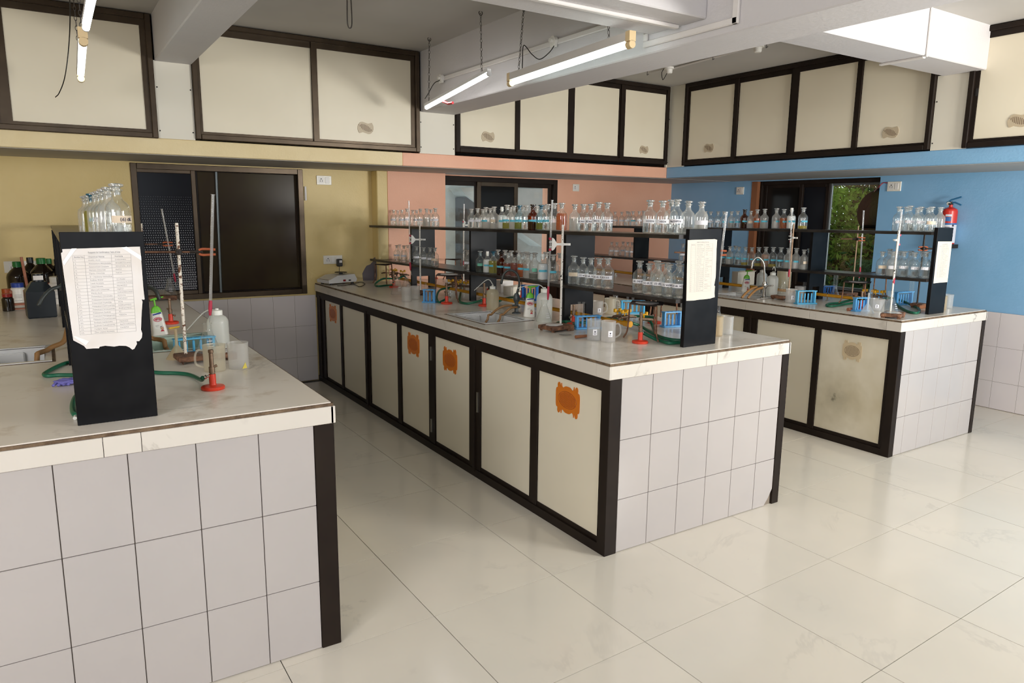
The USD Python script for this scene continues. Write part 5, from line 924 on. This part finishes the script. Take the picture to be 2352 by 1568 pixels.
wash_bottle('large white wash bottle with long spout on the middle bench', B(1254, 738, 0, .02), .048, .195, 'ldpe', spout=[atd(1251, 664, B(1254, 738)), atd(1238, 654, B(1254, 738)), atd(1213, 655, B(1254, 738)), atd(1189, 662, B(1254, 738))])
rack_tt('deep blue test tube rack seen behind the handwash bottle', B(1222, 700, .15, .25), -1.2, mat='rack_deep', h=.11)
r = B(1294.6, 757, .0, .03); stand('white chipped retort stand with rusty footed base, nearest on the middle bench', r, 516, base=(-.052, -.03, .165, .125), brz=.10, rodm='chipped_black', clamp=('white', float(zat(561, *r[:2])), atd(1263.5, 561, r)), paper=(-.065, -.03), rr=.0068)
burette('burette with white clamp in front of the middle rack', atd(1268.5, 459, r), atd(1259.5, 660, r), atd(1258.5, 688, r), atd(1258, 697, r), r=.006, grad=False)
flask('conical flask on white paper under the nearest middle burette', B(1257, 755, .0, .035), 1.1, ZT + .0345)
t = Thing('glass_rod', 'thin glass stirring rod lying beside the rusty base on the middle bench', 'rod', xyz(top(1208, 760))); t.add('shaft', tube([top(1193, 763) + [0, 0, .004], top(1226, 757) + [0, 0, .004]], .003, 8), 'glass_burette', world=True)
t = Thing('watch_glass', 'round watch glass lying flat in front of the rusty base', 'dish', xyz(top(1298, 771) + [0, 0, .0004])); t.add('dish', lathe([(0, .001), (.02, .002), (.034, .0055), (.0345, .0065), (.02, .0035), (0, .0025)], 28), 'ldpe_clear', smooth=40)
t = Thing('wooden_holder', 'dark wooden test tube holder lying in front of the plastic beakers', 'holder', xyz(top(1335, 776))); a, b = top(1322, 778) + [0, 0, .010], top(1352, 775) + [0, 0, .010]; t.add('handle', tube([a, a * .6 + b * .4, b], [.0095, .0085, .007], 8), 'wood', world=True); t.add('wire', tube([b, b + (b - a) * .25], .002, 6), 'black_iron', world=True)
rk = rack_tt('bright blue test tube rack with two inverted tubes behind the plastic beakers', B(1352, 757, .02, .035), -.25, L=.16, mat='rack_blue', n=5)
for i, (px, w) in enumerate(((1329.5, 'left'), (1339.5, 'right'))): 
    cc = atd(px, 735, rk.loc); test_tube(f'{w} inverted test tube on the bright blue rack of the middle bench', (cc[0], cc[1], ZT + .012), h=.14)
bunsen('red bunsen burner half hidden behind the bright blue rack', B(1324, 752, .04, .08), h=.12)
st = math.atan2(-.86, -.5)
beaker('plastic beaker with emblem sticker, left of the handled mug on the middle bench', B(1373.5, 783, 0, .035), .036, .108, sticker=st); beaker('handled plastic mug with emblem sticker at the front of the middle bench', B(1407, 787, 0, .035), .0365, .108, handle=-.25, sticker=st + .1)
beaker('plastic mug with dark emblem under the rack shelf of the middle bench', B(1375, 729, .03, .05), .034, .098, sticker=st + .2, handle=-.3); beaker('yellowish plastic mug behind the emblem mug under the rack', B(1396, 730, .12, .12), .036, .105, 'plastic_yellowed', handle=-.3)
flask('bright conical flask standing behind the yellow gas valves', B(1414, 716, .02, .03), 1.1); rk = rack_tt('light blue test tube rack behind the yellow gas valves', B(1450, 726, .10, .10), -.55, L=.17, mat='rack_sky', h=.085)
for i, (px, w) in enumerate(((1441, 'left'), (1453, 'right'))): cc = atd(px, 705, rk.loc); test_tube(f'{w} upright test tube in the light blue rack behind the valves', (cc[0], cc[1], ZT + .011), h=.145)
tc = B(1491, 782, .0, .03); tripod('tripod stand with wire gauze nearest the front of the middle bench', B(1490, 783, .02, .045), .135, .185, .35)
bunsen('red bunsen burner beneath the front wire gauze of the middle bench', B(1481, 790, .0, .035), h=.155, rz=math.pi + .4)
bunsen('red bunsen burner behind the front tripod, left of the black panel', B(1512.5, 744, .0, .035), h=.14, rz=.3); tripod('tall dark tripod stand behind the front burners, beside the black panel', B(1526, 745, .10, .12), .13, .21, .9, gauze=False)
rk = rack_tt('blue test tube rack beside the black panel of the middle bench', B(1548, 753, .02, .04), -.2, L=.13, n=4, mat='rack_blue', h=.09); test_tube('test tube behind the black panel in the blue rack of the middle bench', (*(atd(1564, 740, rk.loc)[:2]), ZT + .011), h=.14)
hose('lower green hose from the front burner behind the black panel', [tuple(V(*xyz(B(1481, 790, 0, .035))) + [.032, .012, .047]), H(1500, 776, .02), H(1515, 782), H(1535, 788), H(1558, 787), H(1585, 786)], .009)
hose('upper green hose from the valves passing behind the front burner', [H(1452, 742, .035), H(1470, 748, .02), H(1490, 760), H(1515, 773), H(1540, 780), H(1566, 782), H(1590, 782)], .0085)
hose('green hose bending down from the right yellow valve', [H(1480, 733, .05), H(1494, 738, .04), H(1501, 755, .01), H(1508, 772)], .0085)
hose('green hose from the left valves to the sink side of the middle bench', [H(1428, 735, .04), H(1405, 730, .03), H(1378, 733, .02), H(1350, 740), H(1322, 741), H(1300, 738), H(1280, 742)], .008)
hose('green hose linking the rear burner to the gas valves', [H(1508, 730, .05), H(1485, 727, .05), H(1455, 726, .05), H(1432, 729, .05)], .0075)
hose('broad green hose end lying beside the nearest retort rod', [H(1300, 740), H(1312, 742), H(1320, 746), H(1316, 751)], .011)
beaker('amber stained plastic beaker beside the right face of the middle black panel', B(1657, 773, .0, .04), .036, .105, 'plastic_amber'); beaker('clear plastic beaker at the right front of the middle bench', B(1682, 770, .0, .04), .033, .10, 'plastic_beaker'); flask('conical flask behind the two beakers right of the black panel', B(1667, 752, -.06, .02), 1.15)
beaker('pale plastic beaker farther back beyond the middle rack', B(1470, 655, .1, -.6), .04, .11); r = B(1652, 748, .06, .22)
stand('retort stand hidden behind the middle black panel holding the tilted burette', V(2.93, 2.72, ZT), ztop=1.5, base=(.03, .01, .09, .10), rodm='black_iron', clamp=('rust', float(zat(580, 2.95, 2.72)), atd(1660, 580, V(2.93, 2.72, 1))), rr=.006)
r = V(2.93, 2.72, ZT); burette('tilted burette leaning beside the middle bench notice', atd(1669, 486, r), atd(1645.5, 676, r), atd(1643, 705, r), atd(1641, 716, r), grad=False)
for i, (px, py, l) in enumerate(((1130, 683, 'small cardboard box'), (1150, 690, 'small white carton'))):
    p = B(px + 20, py, .22, .30); t = Thing('carton', f'{l} on the far side of the middle rack', 'box', xyz(p), .2 * i); t.add('body', cham(-.06, .06, -.045, .045, .0004, .10 - .03 * i, .002), 'filler_board' if i else 'trunking'); t.add('flap', hull([(x, y, z) for x, y, z in ((-.06, -.046, .098 - .03 * i), (.06, -.046, .098 - .03 * i), (.06, -.075, .12 - .03 * i), (-.06, -.075, .12 - .03 * i), (-.06, -.0455, .100 - .03 * i), (.06, -.0455, .100 - .03 * i))]), 'filler_board')

# ------------------------------------------------------------------ right bench
G3 = 5.03; gas_pipe('yellow gas pipe with yellow valves running along the right bench', G3, aty(1972, G3, ZT + .05), 6.2, [(G3, aty(px, G3, ZT + .1), d) for px, d in ((1990, -1), (2004, 1), (2015, -1), (2025, 1))])
soap('green capped handwash bottle beside the right bench sink', B(1717, 672, .03, .05), rz=-.6, h=.185, tilt=.05)
tpp = B(1756, 684, -.01, .0); tap('chrome swan neck tap behind the right bench sink', tpp, [atd(1756, 625, tpp), atd(1753, 602, tpp), atd(1741, 591, tpp), atd(1730, 599, tpp), atd(1726, 617, tpp)], [[atd(1744, 658, tpp, -.03), atd(1738, 659, tpp, -.05)], [atd(1758, 658, tpp, -.04), atd(1752, 660, tpp, -.06)]], 'chrome', 'chrome')
hose('left brown rubber hose hanging into the right bench sink', [atd(1738, 659, tpp, -.05), atd(1724, 664, tpp, -.1), atd(1712, 674, tpp, -.16), atd(1704, 683, tpp, -.2)], .009, 'brown_rubber'); hose('right brown rubber hose hanging into the right bench sink', [atd(1752, 660, tpp, -.06), atd(1738, 665, tpp, -.1), atd(1727, 674, tpp, -.15), atd(1718, 684, tpp, -.19)], .009, 'brown_rubber')
wash_bottle('translucent white wash bottle with hooked spout on the right bench', B(1780, 681, .02, .05), .045, .19, 'ldpe', spout=[atd(1781, 622, B(1780, 681)), atd(1778, 612, B(1780, 681)), atd(1774.5, 619, B(1780, 681))], liquid=None)
wash_bottle('white bottle behind the chrome tap of the right bench', B(1756, 662, -.02, .02), .045, .16, 'ldpe'); wash_bottle('large dull bottle behind the retort rod of the right bench', B(1830, 668, .15, .25), .062, .20, 'ldpe_amber')
flask('conical flask at the far end of the right bench', B(1687, 650, -.08, .08), 1.2); p = B(1713, 653, -.02, .02); t = Thing('carton', 'brown cardboard carton behind the handwash bottle of the right bench', 'box', xyz(p), -.3); t.add('body', cham(-.09, .09, -.05, .05, .0004, .12, .002), 'filler_board'); t.add('flap', hull([(x, y, z) for x, y, z in ((-.09, -.0505, .1195), (.09, -.0505, .1195), (.09, -.075, .135), (-.09, -.075, .135), (-.09, -.0505, .121), (.09, -.0505, .121))]), 'filler_board')
r = B(1819, 687, .02, .05); stand('rusty pink retort stand with wooden looking base, middle of the right bench', r, 514, base=(-.085, -.015, .17, .11), brz=.05, rodm='rust_rod', clamp=('white', float(zat(546, *r[:2])), atd(1816, 546, r, .02)), paper=(-.08, -.015))
burette('burette beside the rusty pink rod of the right bench', atd(1819, 481, r), atd(1813, 620, r), atd(1811.5, 636, r), atd(1810.5, 646, r), grad=False); flask('conical flask under the burette in the middle of the right bench', B(1806, 688, -.02, .02), 1.05, ZT + .0345)
beaker('plastic beaker with small sticker beside the blue rack of the right bench', B(1828, 697, .0, .045), .040, .105, sticker=st - .1); beaker('plastic beaker holding test tubes behind the sticker beaker of the right bench', B(1847, 689, .04, .07), .040, .098)
for i in range(2): test_tube(f'{("left", "right")[i]} test tube standing in the rear plastic beaker of the right bench', (*(atd(1845 + 6 * i, 680, B(1847, 689, .04, .07))[:2] + [.002, .002]), ZT + .0075), h=.125)
rack_tt('light blue test tube rack in front of the right bench divider', B(1856, 700, .03, .045), -.35, L=.165, mat='rack_sky', h=.10)
rk = rack_tt('deep blue test tube rack beyond the right bench rack under the window', B(1913, 682, .15, .15), -.2, L=.13, mat='rack_deep', h=.07, n=4); flask('conical flask in front of the deep blue rack under the window', B(1918, 688, .08, .06), .95)
for i, px in enumerate((1915, 1921)): cc = atd(px, 660, rk.loc); test_tube(f'{("left", "right")[i]} test tube standing in the deep blue rack under the window', (*cc[:2], ZT + .011), h=.15)
tripod('tripod stand with square wire gauze on the right bench', B(1981, 705, .06, .09), .14, .165, .1); bunsen('red bunsen burner behind the light blue rack on the right bench', B(1990, 712, .06, .08), h=.12, rz=.2); tripod('tall dark tripod on the far side of the right bench rack', B(2012, 700, .30, .20), .125, .21, .6, gauze=False)
t = Thing('wooden_holder', 'light wooden handled holder lying on the right bench', 'holder', xyz(top(1957, 713))); a, b = top(1947, 714) + [0, 0, .011], top(1964, 713) + [0, 0, .011]; t.add('handle', tube([a, b], [.0115, .010], 10), 'wood_red', world=True); t.add('wire', tube([b, top(1983, 709) + [0, 0, .011]], .002, 6), 'black_iron', world=True)
rk = rack_tt('light blue test tube rack beside the funnel on the right bench', B(1988, 716, .0, .04), -.3, L=.12, n=4, mat='rack_blue', h=.095)
for i, px in enumerate((1996, 2001)): cc = atd(px, 690, rk.loc, .01); test_tube(f'{("left", "right")[i]} inverted test tube in the blue rack beside the funnel', (*cc[:2], ZT + .0115), h=.135)
p = B(2006, 721, .0, .045); t = Thing('funnel', 'translucent plastic funnel standing upside down on the right bench', 'funnel', (*p[:2], ZT + .0004)); t.add('cone', lathe([(.044, 0), (.042, .001), (.008, .062), (.0055, .066), (.0042, .138), (.0055, .138), (.0072, .066), (.0098, .062), (.0455, .001)], 24), 'plastic_beaker', smooth=40)
beaker('wide plastic beaker between funnel and flask on the right bench', B(2030, 717, .03, .07), .047, .085, sticker=st - .5)
r = B(2061, 728, .0, .05); stand('white rusty retort stand with footed base at the front of the right bench', r, 529, base=(-.045, -.045, .17, .12), brz=.35, rodm='chipped_black', clamp=('white', float(zat(551, *r[:2])), atd(2066, 551, r, .02)), paper=(-.05, -.05))
burette('burette at the front of the right bench', atd(2071.7, 481, r), atd(2053.5, 640, r), atd(2051.5, 655, r), atd(2050.5, 665, r), grad=False); flask('tall conical flask on the footed base at the front of the right bench', B(2048, 729, -.035, .0), 1.22, ZT + .0345)
r = B(1962, 690, .22, .16); stand('thin brown retort stand in front of the blue wall window', r, 519, base=(.0, .05, .16, .11), rodm='rust_rod', clamp=('rust', float(zat(549, *r[:2])), atd(1981, 549, r)), rr=.005); burette('burette in front of the blue wall window', atd(1984, 483, r), atd(1976, 615, r), atd(1973.5, 638, r), atd(1972.5, 645, r), grad=False)
hose('large green hose loop beside the gauze tripod on the right bench', [H(1990, 688, .06), H(1960, 688, .03), H(1925, 696), H(1903, 698), H(1899, 702), H(1915, 703), H(1945, 698), H(1975, 693, .02), H(1990, 690, .04)], .0085); hose('green hose loop lying between flask and black panel on the right bench', [H(2020, 688, .05), H(2050, 684, .05), H(2075, 692, .02), H(2105, 706), H(2112, 714), H(2104, 719), H(2085, 715), H(2064, 703), H(2055, 690, .02)], .0085)
rk = rack_tt('long deep blue test tube rack behind the right bench hose loop', B(2091, 704, .06, .09), -.12, L=.19, n=6, mat='rack_blue', h=.098)
for i, px in enumerate((2089, 2095)): cc = atd(px, 680, rk.loc, .008); test_tube(f'{("left", "right")[i]} thin test tube in the long blue rack of the right bench', (*cc[:2], ZT + .0115), h=.165)
t = Thing('wooden_holder', 'dark wooden block beside the foot of the right black panel', 'holder', xyz(top(2124, 709) + [0, .02, .0004])); t.add('handle', cham(-.05, .05, -.014, .014, 0, .026, .006), 'wood'); t.add('wire', tube([(-.05, 0, .013), (-.08, 0, .013)], .0025, 6), 'black_iron')
beaker('yellowed plastic beaker right of the right black panel', B(2177, 713, .0, .05), .036, .098, 'plastic_amber'); beaker('white plastic beaker at the rear of the right bench beside the blue wall', B(2188, 711, .05, .07), .04, .10)
r = V(5.22, 2.75, ZT); stand('retort stand hidden behind the right black panel with dark clamp arm', r, ztop=1.42, base=(.03, .0, .09, .09), rodm='black_iron', clamp=('rust', float(zat(571, 5.2, 2.75)), atd(2116, 571, r)), rr=.006)
#__PART4__
# ================================================================== ON THE WALLS AND CEILING
e = at(2181, 500, 'x', XR - .075); t = Thing('fire_extinguisher', 'red fire extinguisher hung on the blue wall above the right bench', 'fire extinguisher', (XR - .075, e[1], e[2] - .17)); A = t.add
hz = lambda py: float(at(2181, py, 'x', XR - .075)[2]) - t.loc[2]
hb, ht = hz(560), hz(463) - .05
A('cylinder', lathe([(0, hb), (.052, hb), (.056, hb + .006), (.056, ht - .03), (.050, ht - .012), (.030, ht), (.014, ht + .006), (.013, ht + .025), (0, ht + .025)], 28), 'extinguisher_red', smooth=40)
A('label', cat(lathe([(.0565, hb + .01), (.0568, hb + .01), (.0568, hz(514)), (.0565, hz(514))], 28)), 'extinguisher_white', label='white instruction label'); A('label_band', lathe([(.0571, hz(516)), (.0573, hz(516)), (.0573, hz(512)), (.0571, hz(512))], 28), 'extinguisher_blue')
mkl = lambda z0, z1, a0, h_: mv(arc_label(z0, z1, h_, .0576, 8), rz=a0)
A('label_emblem', cat(mkl(hz(508), hz(498), -1.25, .35)), 'extinguisher_blue'); A('label_title', cat(mkl(hz(497), hz(492), -1.25, .42)), 'extinguisher_white'); A('label_pictograms', cat(*[mkl(hz(520 + 8 * k), hz(515 + 8 * k), -.55, .14) for k in range(4)], *[mkl(hz(522 + 5 * k), hz(521 + 5 * k), -1.4, .45) for k in range(6)]), 'label_ink')
zc_ = ht + .03; A('valve', cat(tube([(0, 0, ht), (0, 0, zc_ + .02)], .011, 10), tube([(-.03, 0, zc_), (.02, 0, zc_)], .008, 8)), 'black_iron'); A('gauge', mv(trimesh.creation.cylinder(.014, .012, sections=16), -.016, .012, zc_ + .004, ry=math.pi / 2), 'cap_white')
A('lever', cat(tube([(0, .035, zc_ + .012), (0, 0, zc_ + .035), (0, -.075, zc_ + .058)], .0065, 8), tube([(0, .03, zc_ + .008), (0, -.03, zc_ + .014), (0, -.08, zc_ - .008)], .0065, 8)), 'handle_blue'); A('wall_bracket', cat(box(.054, .0745, -.02, .02, hb - .02, ht - .02), box(-.05, .07, -.06, .06, hb - .035, hb - .004)), 'black_iron')
# exhaust fan in the open window
fp_ = at(2019, 488, 'x', XR + T + .10); t = Thing('exhaust_fan', 'round black fan outside the open blue wall window', 'fan', xyz(fp_), .0); R_ = .215
ax_ = lambda m: mv(m, ry=math.pi / 2)
t.add('housing', ax_(lathe([(0, -.03), (R_ * .8, -.035), (R_, -.02), (R_ + .008, 0), (R_, .03), (R_ * .8, .05), (0, .055)], 36)), 'fan_black', smooth=40)
t.add('grille', cat(*[ax_(mv(ring(q_, .003, 28, 4), 0, 0, -.034)) for q_ in (.05, .085, .12, .155)]), 'fan_black'); t.add('stem', tube([(0, .03, R_ - .02), (0, .05, R_ + .30)], .012, 8), 'fan_black'); t.add('arm', tube([(0, .06, R_ - .03), (0, -.04, R_ + .03), (0, -.14, R_ + .06)], [.022, .024, .016], 8, 4), 'fan_black')
c0 = at(2038, 420, 'x', XR - .01); put('power_cable', tube([xyz(c0), xyz(at(2028, 420, 'x', XR - .008)), xyz(at(2018, 430, 'x', XR - .004)), xyz(at(2008, 440, 'x', XR + T + .03))], .004, 6, 5), 'wire_red', smooth=True, label='red flex from the large switchboard to the black fan', cat_='cable')
# tube lights on chains
def chain(P0, P1):
    P0, P1 = V(*P0), V(*P1); L = np.linalg.norm(P1 - P0); n = max(4, int(L / .026)); d = (P1 - P0) / L; out = []
    lk = mv(ring(.0085, .0019, 10, 4)); lk.vertices *= [1.45, .75, 1]
    for k in range(n):
        m = lk.copy(); 
        if k % 2: m = mv(m, rx=math.pi / 2)
        z = np.cross(d, [0, 1, .01]); z /= np.linalg.norm(z); y = np.cross(z, d); Mx = np.eye(4); Mx[:3, 0], Mx[:3, 1], Mx[:3, 2], Mx[:3, 3] = d, y, z, P0 + d * L * (k + .5) / n; m.apply_transform(Mx); out.append(m)
    return cat(*out)
def tube_light(label, a, b, style, chains, power='tube_glow', flex=None, roll=0.):
    a, b = V(*a), V(*b); d = (b - a); L = np.linalg.norm(d); d /= L; u = V(0, 0, 1) - d * d[2]; u /= np.linalg.norm(u); s = np.cross(u, d)
    u, s = u * math.cos(roll) + s * math.sin(roll), s * math.cos(roll) - u * math.sin(roll)
    t = Thing('tube_light', label, 'light', xyz((a + b) / 2)); A = lambda *q, **k: t.add(*q, world=True, **k)
    def blk(l0, l1, s0, s1, u0, u1): return hull([a + d * l + s * p + u * q for l in (l0, l1) for p in (s0, s1) for q in (u0, u1)])
    if style == 'box':
        A('tube', tube([a + d * .03, b - d * .03], .0135, 14), power, smooth=40); A('housing', blk(0, L, -.018, .018, .018, .058), 'batten')
        for l0, l1 in ((-.012, .02), (L - .02, L + .012)): A('end_cap', cat(blk(l0, l1, -.019, .019, .014, .060), tube([a + d * l0, a + d * l1], .019, 12)), 'end_cap')
    else:
        A('tube', tube([a + d * .01, b - d * .01], .014, 14), power, smooth=40); A('housing', blk(0, L, -.014, .014, .011, .030), 'batten_white')
        for l0, l1 in ((-.004, .012), (L - .012, L + .004)): A('end_cap', tube([a + d * l0, a + d * l1], .0148, 12), 'batten_white')
    for l, P1 in chains: A('chain', chain(a + d * l + u * .05 * (style == 'box') + u * .03 * (style != 'box'), P1), 'ring_steel'); A('hook', mv(ring(.013, .0028, 12, 5), *P1, rx=math.pi / 2), 'ring_steel')
    if flex: A('flex', tube(flex, .0028, 6, 6), 'cable_black', smooth=True)
    return t
tl1a, tl1b = (.205, 2.30, 2.27), (.214, 3.59, 2.27); tl2a, tl2b = (.217, 3.88, 2.27), (.250, 4.98, 2.27)
tube_light('tube light at the top left, cut by the picture edge', tl1a, tl1b, 'slim', [(.25, (.21, 2.55, 2.79)), (1.1, (.20, 3.4, 2.79))])
tube_light('shorter looking tube light hanging at upper left, nearer the wall', tl2a, tl2b, 'box', [(.10, (.215, 3.95, 2.79)), (.95, (.24, 4.85, 2.79))], flex=[(.19, 3.6, 2.79), (.185, 3.85, 2.6), (.19, 4.2, 2.45), (.185, 4.6, 2.35), (.17, 5.0, 2.27), (.14, 5.1, 2.20), (.12, 5.15, 2.18)])
a3, b3 = at(978, 248, 'x', 2.462), at(1124, 169, 'x', 2.43); tube_light('slim tilted tube light with red tape, left of the two on the main beam', a3, b3, 'slim', [(.06, xyz(at(986, 90, 'z', 2.79))), (.88, xyz(at(1104, 30, 'z', 2.79)))], 'tube_glow_white')
put('insulating_tape', tube([at(1018, 233, 'x', 2.47), at(1030, 238, 'x', 2.47), at(1040, 236, 'x', 2.47)], .010, 6), 'tape_red', label='red insulating tape dangling under the tilted tube light', cat_='tape')
a4, b4 = at(1172, 192, 'x', 2.485), at(1449, 102, 'x', 2.425); tube_light('large tube light with tan end caps hanging below the main beam', a4, b4, 'box', [(.10, xyz(at(1203, 20, 'z', 2.79))), (.99, (2.45, 2.98, 2.79))], flex=[xyz(at(1276, 100, 'x', 2.62)), xyz(at(1262, 120, 'x', 2.60)), xyz(at(1240, 136, 'x', 2.57)), xyz(at(1222, 125, 'x', 2.54)), xyz(at(1203, 104, 'x', 2.52)), xyz(at(1200, 140, 'x', 2.50)), xyz(at(1200, 172, 'x', 2.49))])
# conduit and boxes on the beams
t = Thing('trim_3', kind='structure')
t.add('conduit', cham(2.634, 2.6495, 2.865, 5.10, 2.522, 2.552, .004), 'trunking')
t.add('conduit', cat(cham(2.634, 2.6495, 2.30, 2.90, 2.372, 2.402, .004), cham(2.634, 2.6495, 2.295, 2.33, 2.372, ZC, .004), cham(2.634, 2.6495, 2.87, 2.90, 2.402, 2.44, .004)), 'trunking')
t.add('conduit', cham(XL, 2.62, 2.632, 2.662, 2.412, 2.4295, .004), 'trunking'); t.add('conduit', cat(cham(4.645, 4.675, 2.575, 2.86, 2.506, 2.5195, .003), cham(4.645, 4.66, 2.553, 2.5645, 2.51, ZC, .003)), 'trunking')
for i, (px, py, l) in enumerate(((1018, 182, 'white junction box above the tilted tube light'), (1277, 97, 'white junction box on the main beam above the large tube light'))):
    p = at(px, py, 'x', 2.64); t = Thing('junction_box', l, 'box', (2.6335, p[1], p[2])); t.add('body', on_x(mv(cat(mv(trimesh.creation.cylinder(.028, .022, sections=18), 0, .005, .011), cham(-.026, .026, -.03, .01, 0, .02, .003))), 0, 0, 0), 'white_plastic'); t.add('knob', on_x(mv(trimesh.creation.cylinder(.012, .02, sections=14), 0, .006, .03), 0, 0, 0), 'white_plastic')
    if i == 0: t.add('flex', tube([(-.02, .0, -.01), (-.05, .04, -.03), (-.08, .08, -.10), (-.10, .10, -.14)], .0028, 6, 5), 'cable_black')
for i, (px, py, l) in enumerate(((1537, 160, 'white ceiling rose with hanging wire near the far corner'), (1741, 110, 'white ceiling rose without wire, right of the wired one'))):
    p = at(px, py, 'z', ZC - .02); t = Thing('ceiling_rose', l, 'ceiling rose', (p[0], p[1], ZC - .0005)); t.add('base', mv(lathe([(0, -.016), (.045, -.016), (.045, 0), (0, 0)], 22)), 'white_plastic'); t.add('cap', lathe([(0, -.052), (.022, -.052), (.028, -.046), (.030, -.0165), (0, -.0165)], 20), 'white_plastic', smooth=40)
    if i == 0: t.add('flex', tube([(-.02, 0, -.045), (-.05, .01, -.10), (-.075, .0, -.105), (-.075, .01, -.05), (-.06, .0, -.017)], .003, 6, 5), 'cable_black')
t = Thing('trim_4', kind='structure'); a_, b_ = at(1550, 156, 'z', ZC - .01), at(1826, 82, 'z', ZC - .01); t.add('conduit', tube([(a_[0], a_[1], ZC - .009), (b_[0], b_[1], ZC - .009)], .0085, 8), 'trunking')
for i, (px, py, l) in enumerate(((1487, 166, 'nearest the far corner'), (1638, 130, 'between the two ceiling roses'), (1761, 102, 'right of the second ceiling rose'), (802, 8, 'above the wide overhead cabinet'))):
    p = at(px, py, 'z', ZC - .03); t = Thing('ceiling_hook', 'dark steel ceiling hook ' + l, 'hook', (p[0], p[1], ZC)); t.add('hook', tube([(0, 0, 0), (0, 0, -.035), (.008, .01, -.05), (.016, .0, -.042)] if i < 3 else [(-.012, 0, 0), (-.014, 0, -.14), (0, 0, -.17), (.014, 0, -.14), (.012, 0, 0)], .0035, 6, 5), 'ring_steel')

# ================================================================== OUTSIDE THE BLUE WALL'S WINDOW
gx = np.linspace(6.85, 24, 36); gy = np.linspace(-2, 24, 40); Vt, Ft = [], []
for i, x in enumerate(gx):
    for j, y in enumerate(gy): Vt.append((x, y, -.1 + .085 * max(0, x - 7.5) + .5 * (meshkit.fbm(np.array([x * .4, y * .4, 0]), 3) - .5)))
for i in range(len(gx) - 1):
    for j in range(len(gy) - 1):
        a = i * len(gy) + j; Ft += [(a, a + len(gy), a + len(gy) + 1), (a, a + len(gy) + 1, a + 1)]
put('ground_bank', trimesh.Trimesh(np.array(Vt), np.array(Ft), process=False), 'soil', smooth=True, kind='structure')
def gz(x, y): return -.1 + .085 * max(0, x - 7.5) + .5 * (meshkit.fbm(np.array([x * .4, y * .4, 0]), 3) - .5)
nr = np.random.default_rng(11)
def leaves(C, n, size):
    d = nr.normal(size=(n, 3)); d /= np.linalg.norm(d, axis=1, keepdims=True); u = nr.normal(size=(n, 3)); u -= d * (u * d).sum(1, keepdims=True); u /= np.linalg.norm(u, axis=1, keepdims=True); w = np.cross(d, u)
    s = size * nr.uniform(.6, 1.3, (n, 1)); v = np.stack([C - u * s, C + w * s * .38, C + u * s, C - w * s * .38], 1).reshape(-1, 3); k = np.arange(n)[:, None] * 4
    return trimesh.Trimesh(v, np.vstack([k + [0, 1, 2], k + [0, 2, 3]]), process=False)
def clump(x, y, h, r, n, size):
    cl = nr.normal(size=(26, 3)) * [r * .42, r * .42, h * .24] + [0, 0, h * .56]; cl[:, 2] = np.clip(cl[:, 2], .12 * h, h)
    C = cl[nr.integers(0, 26, n)] + nr.normal(size=(n, 3)) * r * .17; C[:, 2] = np.clip(C[:, 2], .05, h * 1.08); return mv(leaves(C, n, size), x, y, gz(x, y))
for x, y, h, r, l in ((16.5, 8.4, 5.6, 2.0, 'tall dark tree rising behind the window thicket, right'), (16.8, 13.4, 5.8, 2.1, 'tall dark tree rising behind the window thicket, left')):
    t = Thing('tree', l, 'tree', (x, y, gz(x, y))); t.add('foliage', clump(x, y, h, r, 6500, .085), 'leaf_dark', world=True)
    t.add('trunk', tube([(0, 0, -.2), (.03, 0, h * .4), (0, .04, h * .8)], [.11, .07, .02], 8, 3), 'bark')
t = Thing('thicket', 'dense green thicket of shrubs seen through the blue wall window', 'shrubs', (10.5, 6.5, 0), kind='stuff')
for m_, q_ in (('leaf_bright', [(11.8, 7.6, 3.0, 1.1), (10.2, 6.5, 1.75, .8), (9.6, 5.2, 1.25, .6), (10.9, 7.9, 1.9, .8)]), ('leaf_brown', [(10.2, 5.9, 1.6, .75), (11.2, 6.9, 2.0, .95), (10.3, 7.3, 1.3, .7)]), ('leaf_dark', [(9.3, 5.75, .95, .55), (10.0, 7.3, 1.6, .8), (10.8, 5.3, 1.8, .9), (11.6, 6.2, 2.7, 1.1), (12.2, 8.8, 3.0, 1.2), (11.8, 5.4, 2.6, 1.1)])):
    t.add('foliage', cat(*[clump(*q, 3400, .055) for q in q_]), m_, world=True)
n = 9000; X = nr.uniform(8.2, 11.5, n); Y = nr.uniform(3.8, 7.9, n); hgt = nr.uniform(.10, .32, n); base = np.c_[X, Y, [gz(a, b) for a, b in zip(X, Y)]]; ang = nr.uniform(0, 6.28, n); w = np.c_[np.cos(ang), np.sin(ang), 0 * ang] * .008; tipp = base + np.c_[nr.normal(size=(n, 2)) * .07, hgt]
vv = np.stack([base - w, base + w, tipp], 1).reshape(-1, 3); put('grass', trimesh.Trimesh(vv, np.arange(3 * n).reshape(-1, 3), process=False), 'grass_blade', label='tall green grass on the bank outside the blue wall window', cat_='grass', kind='stuff')
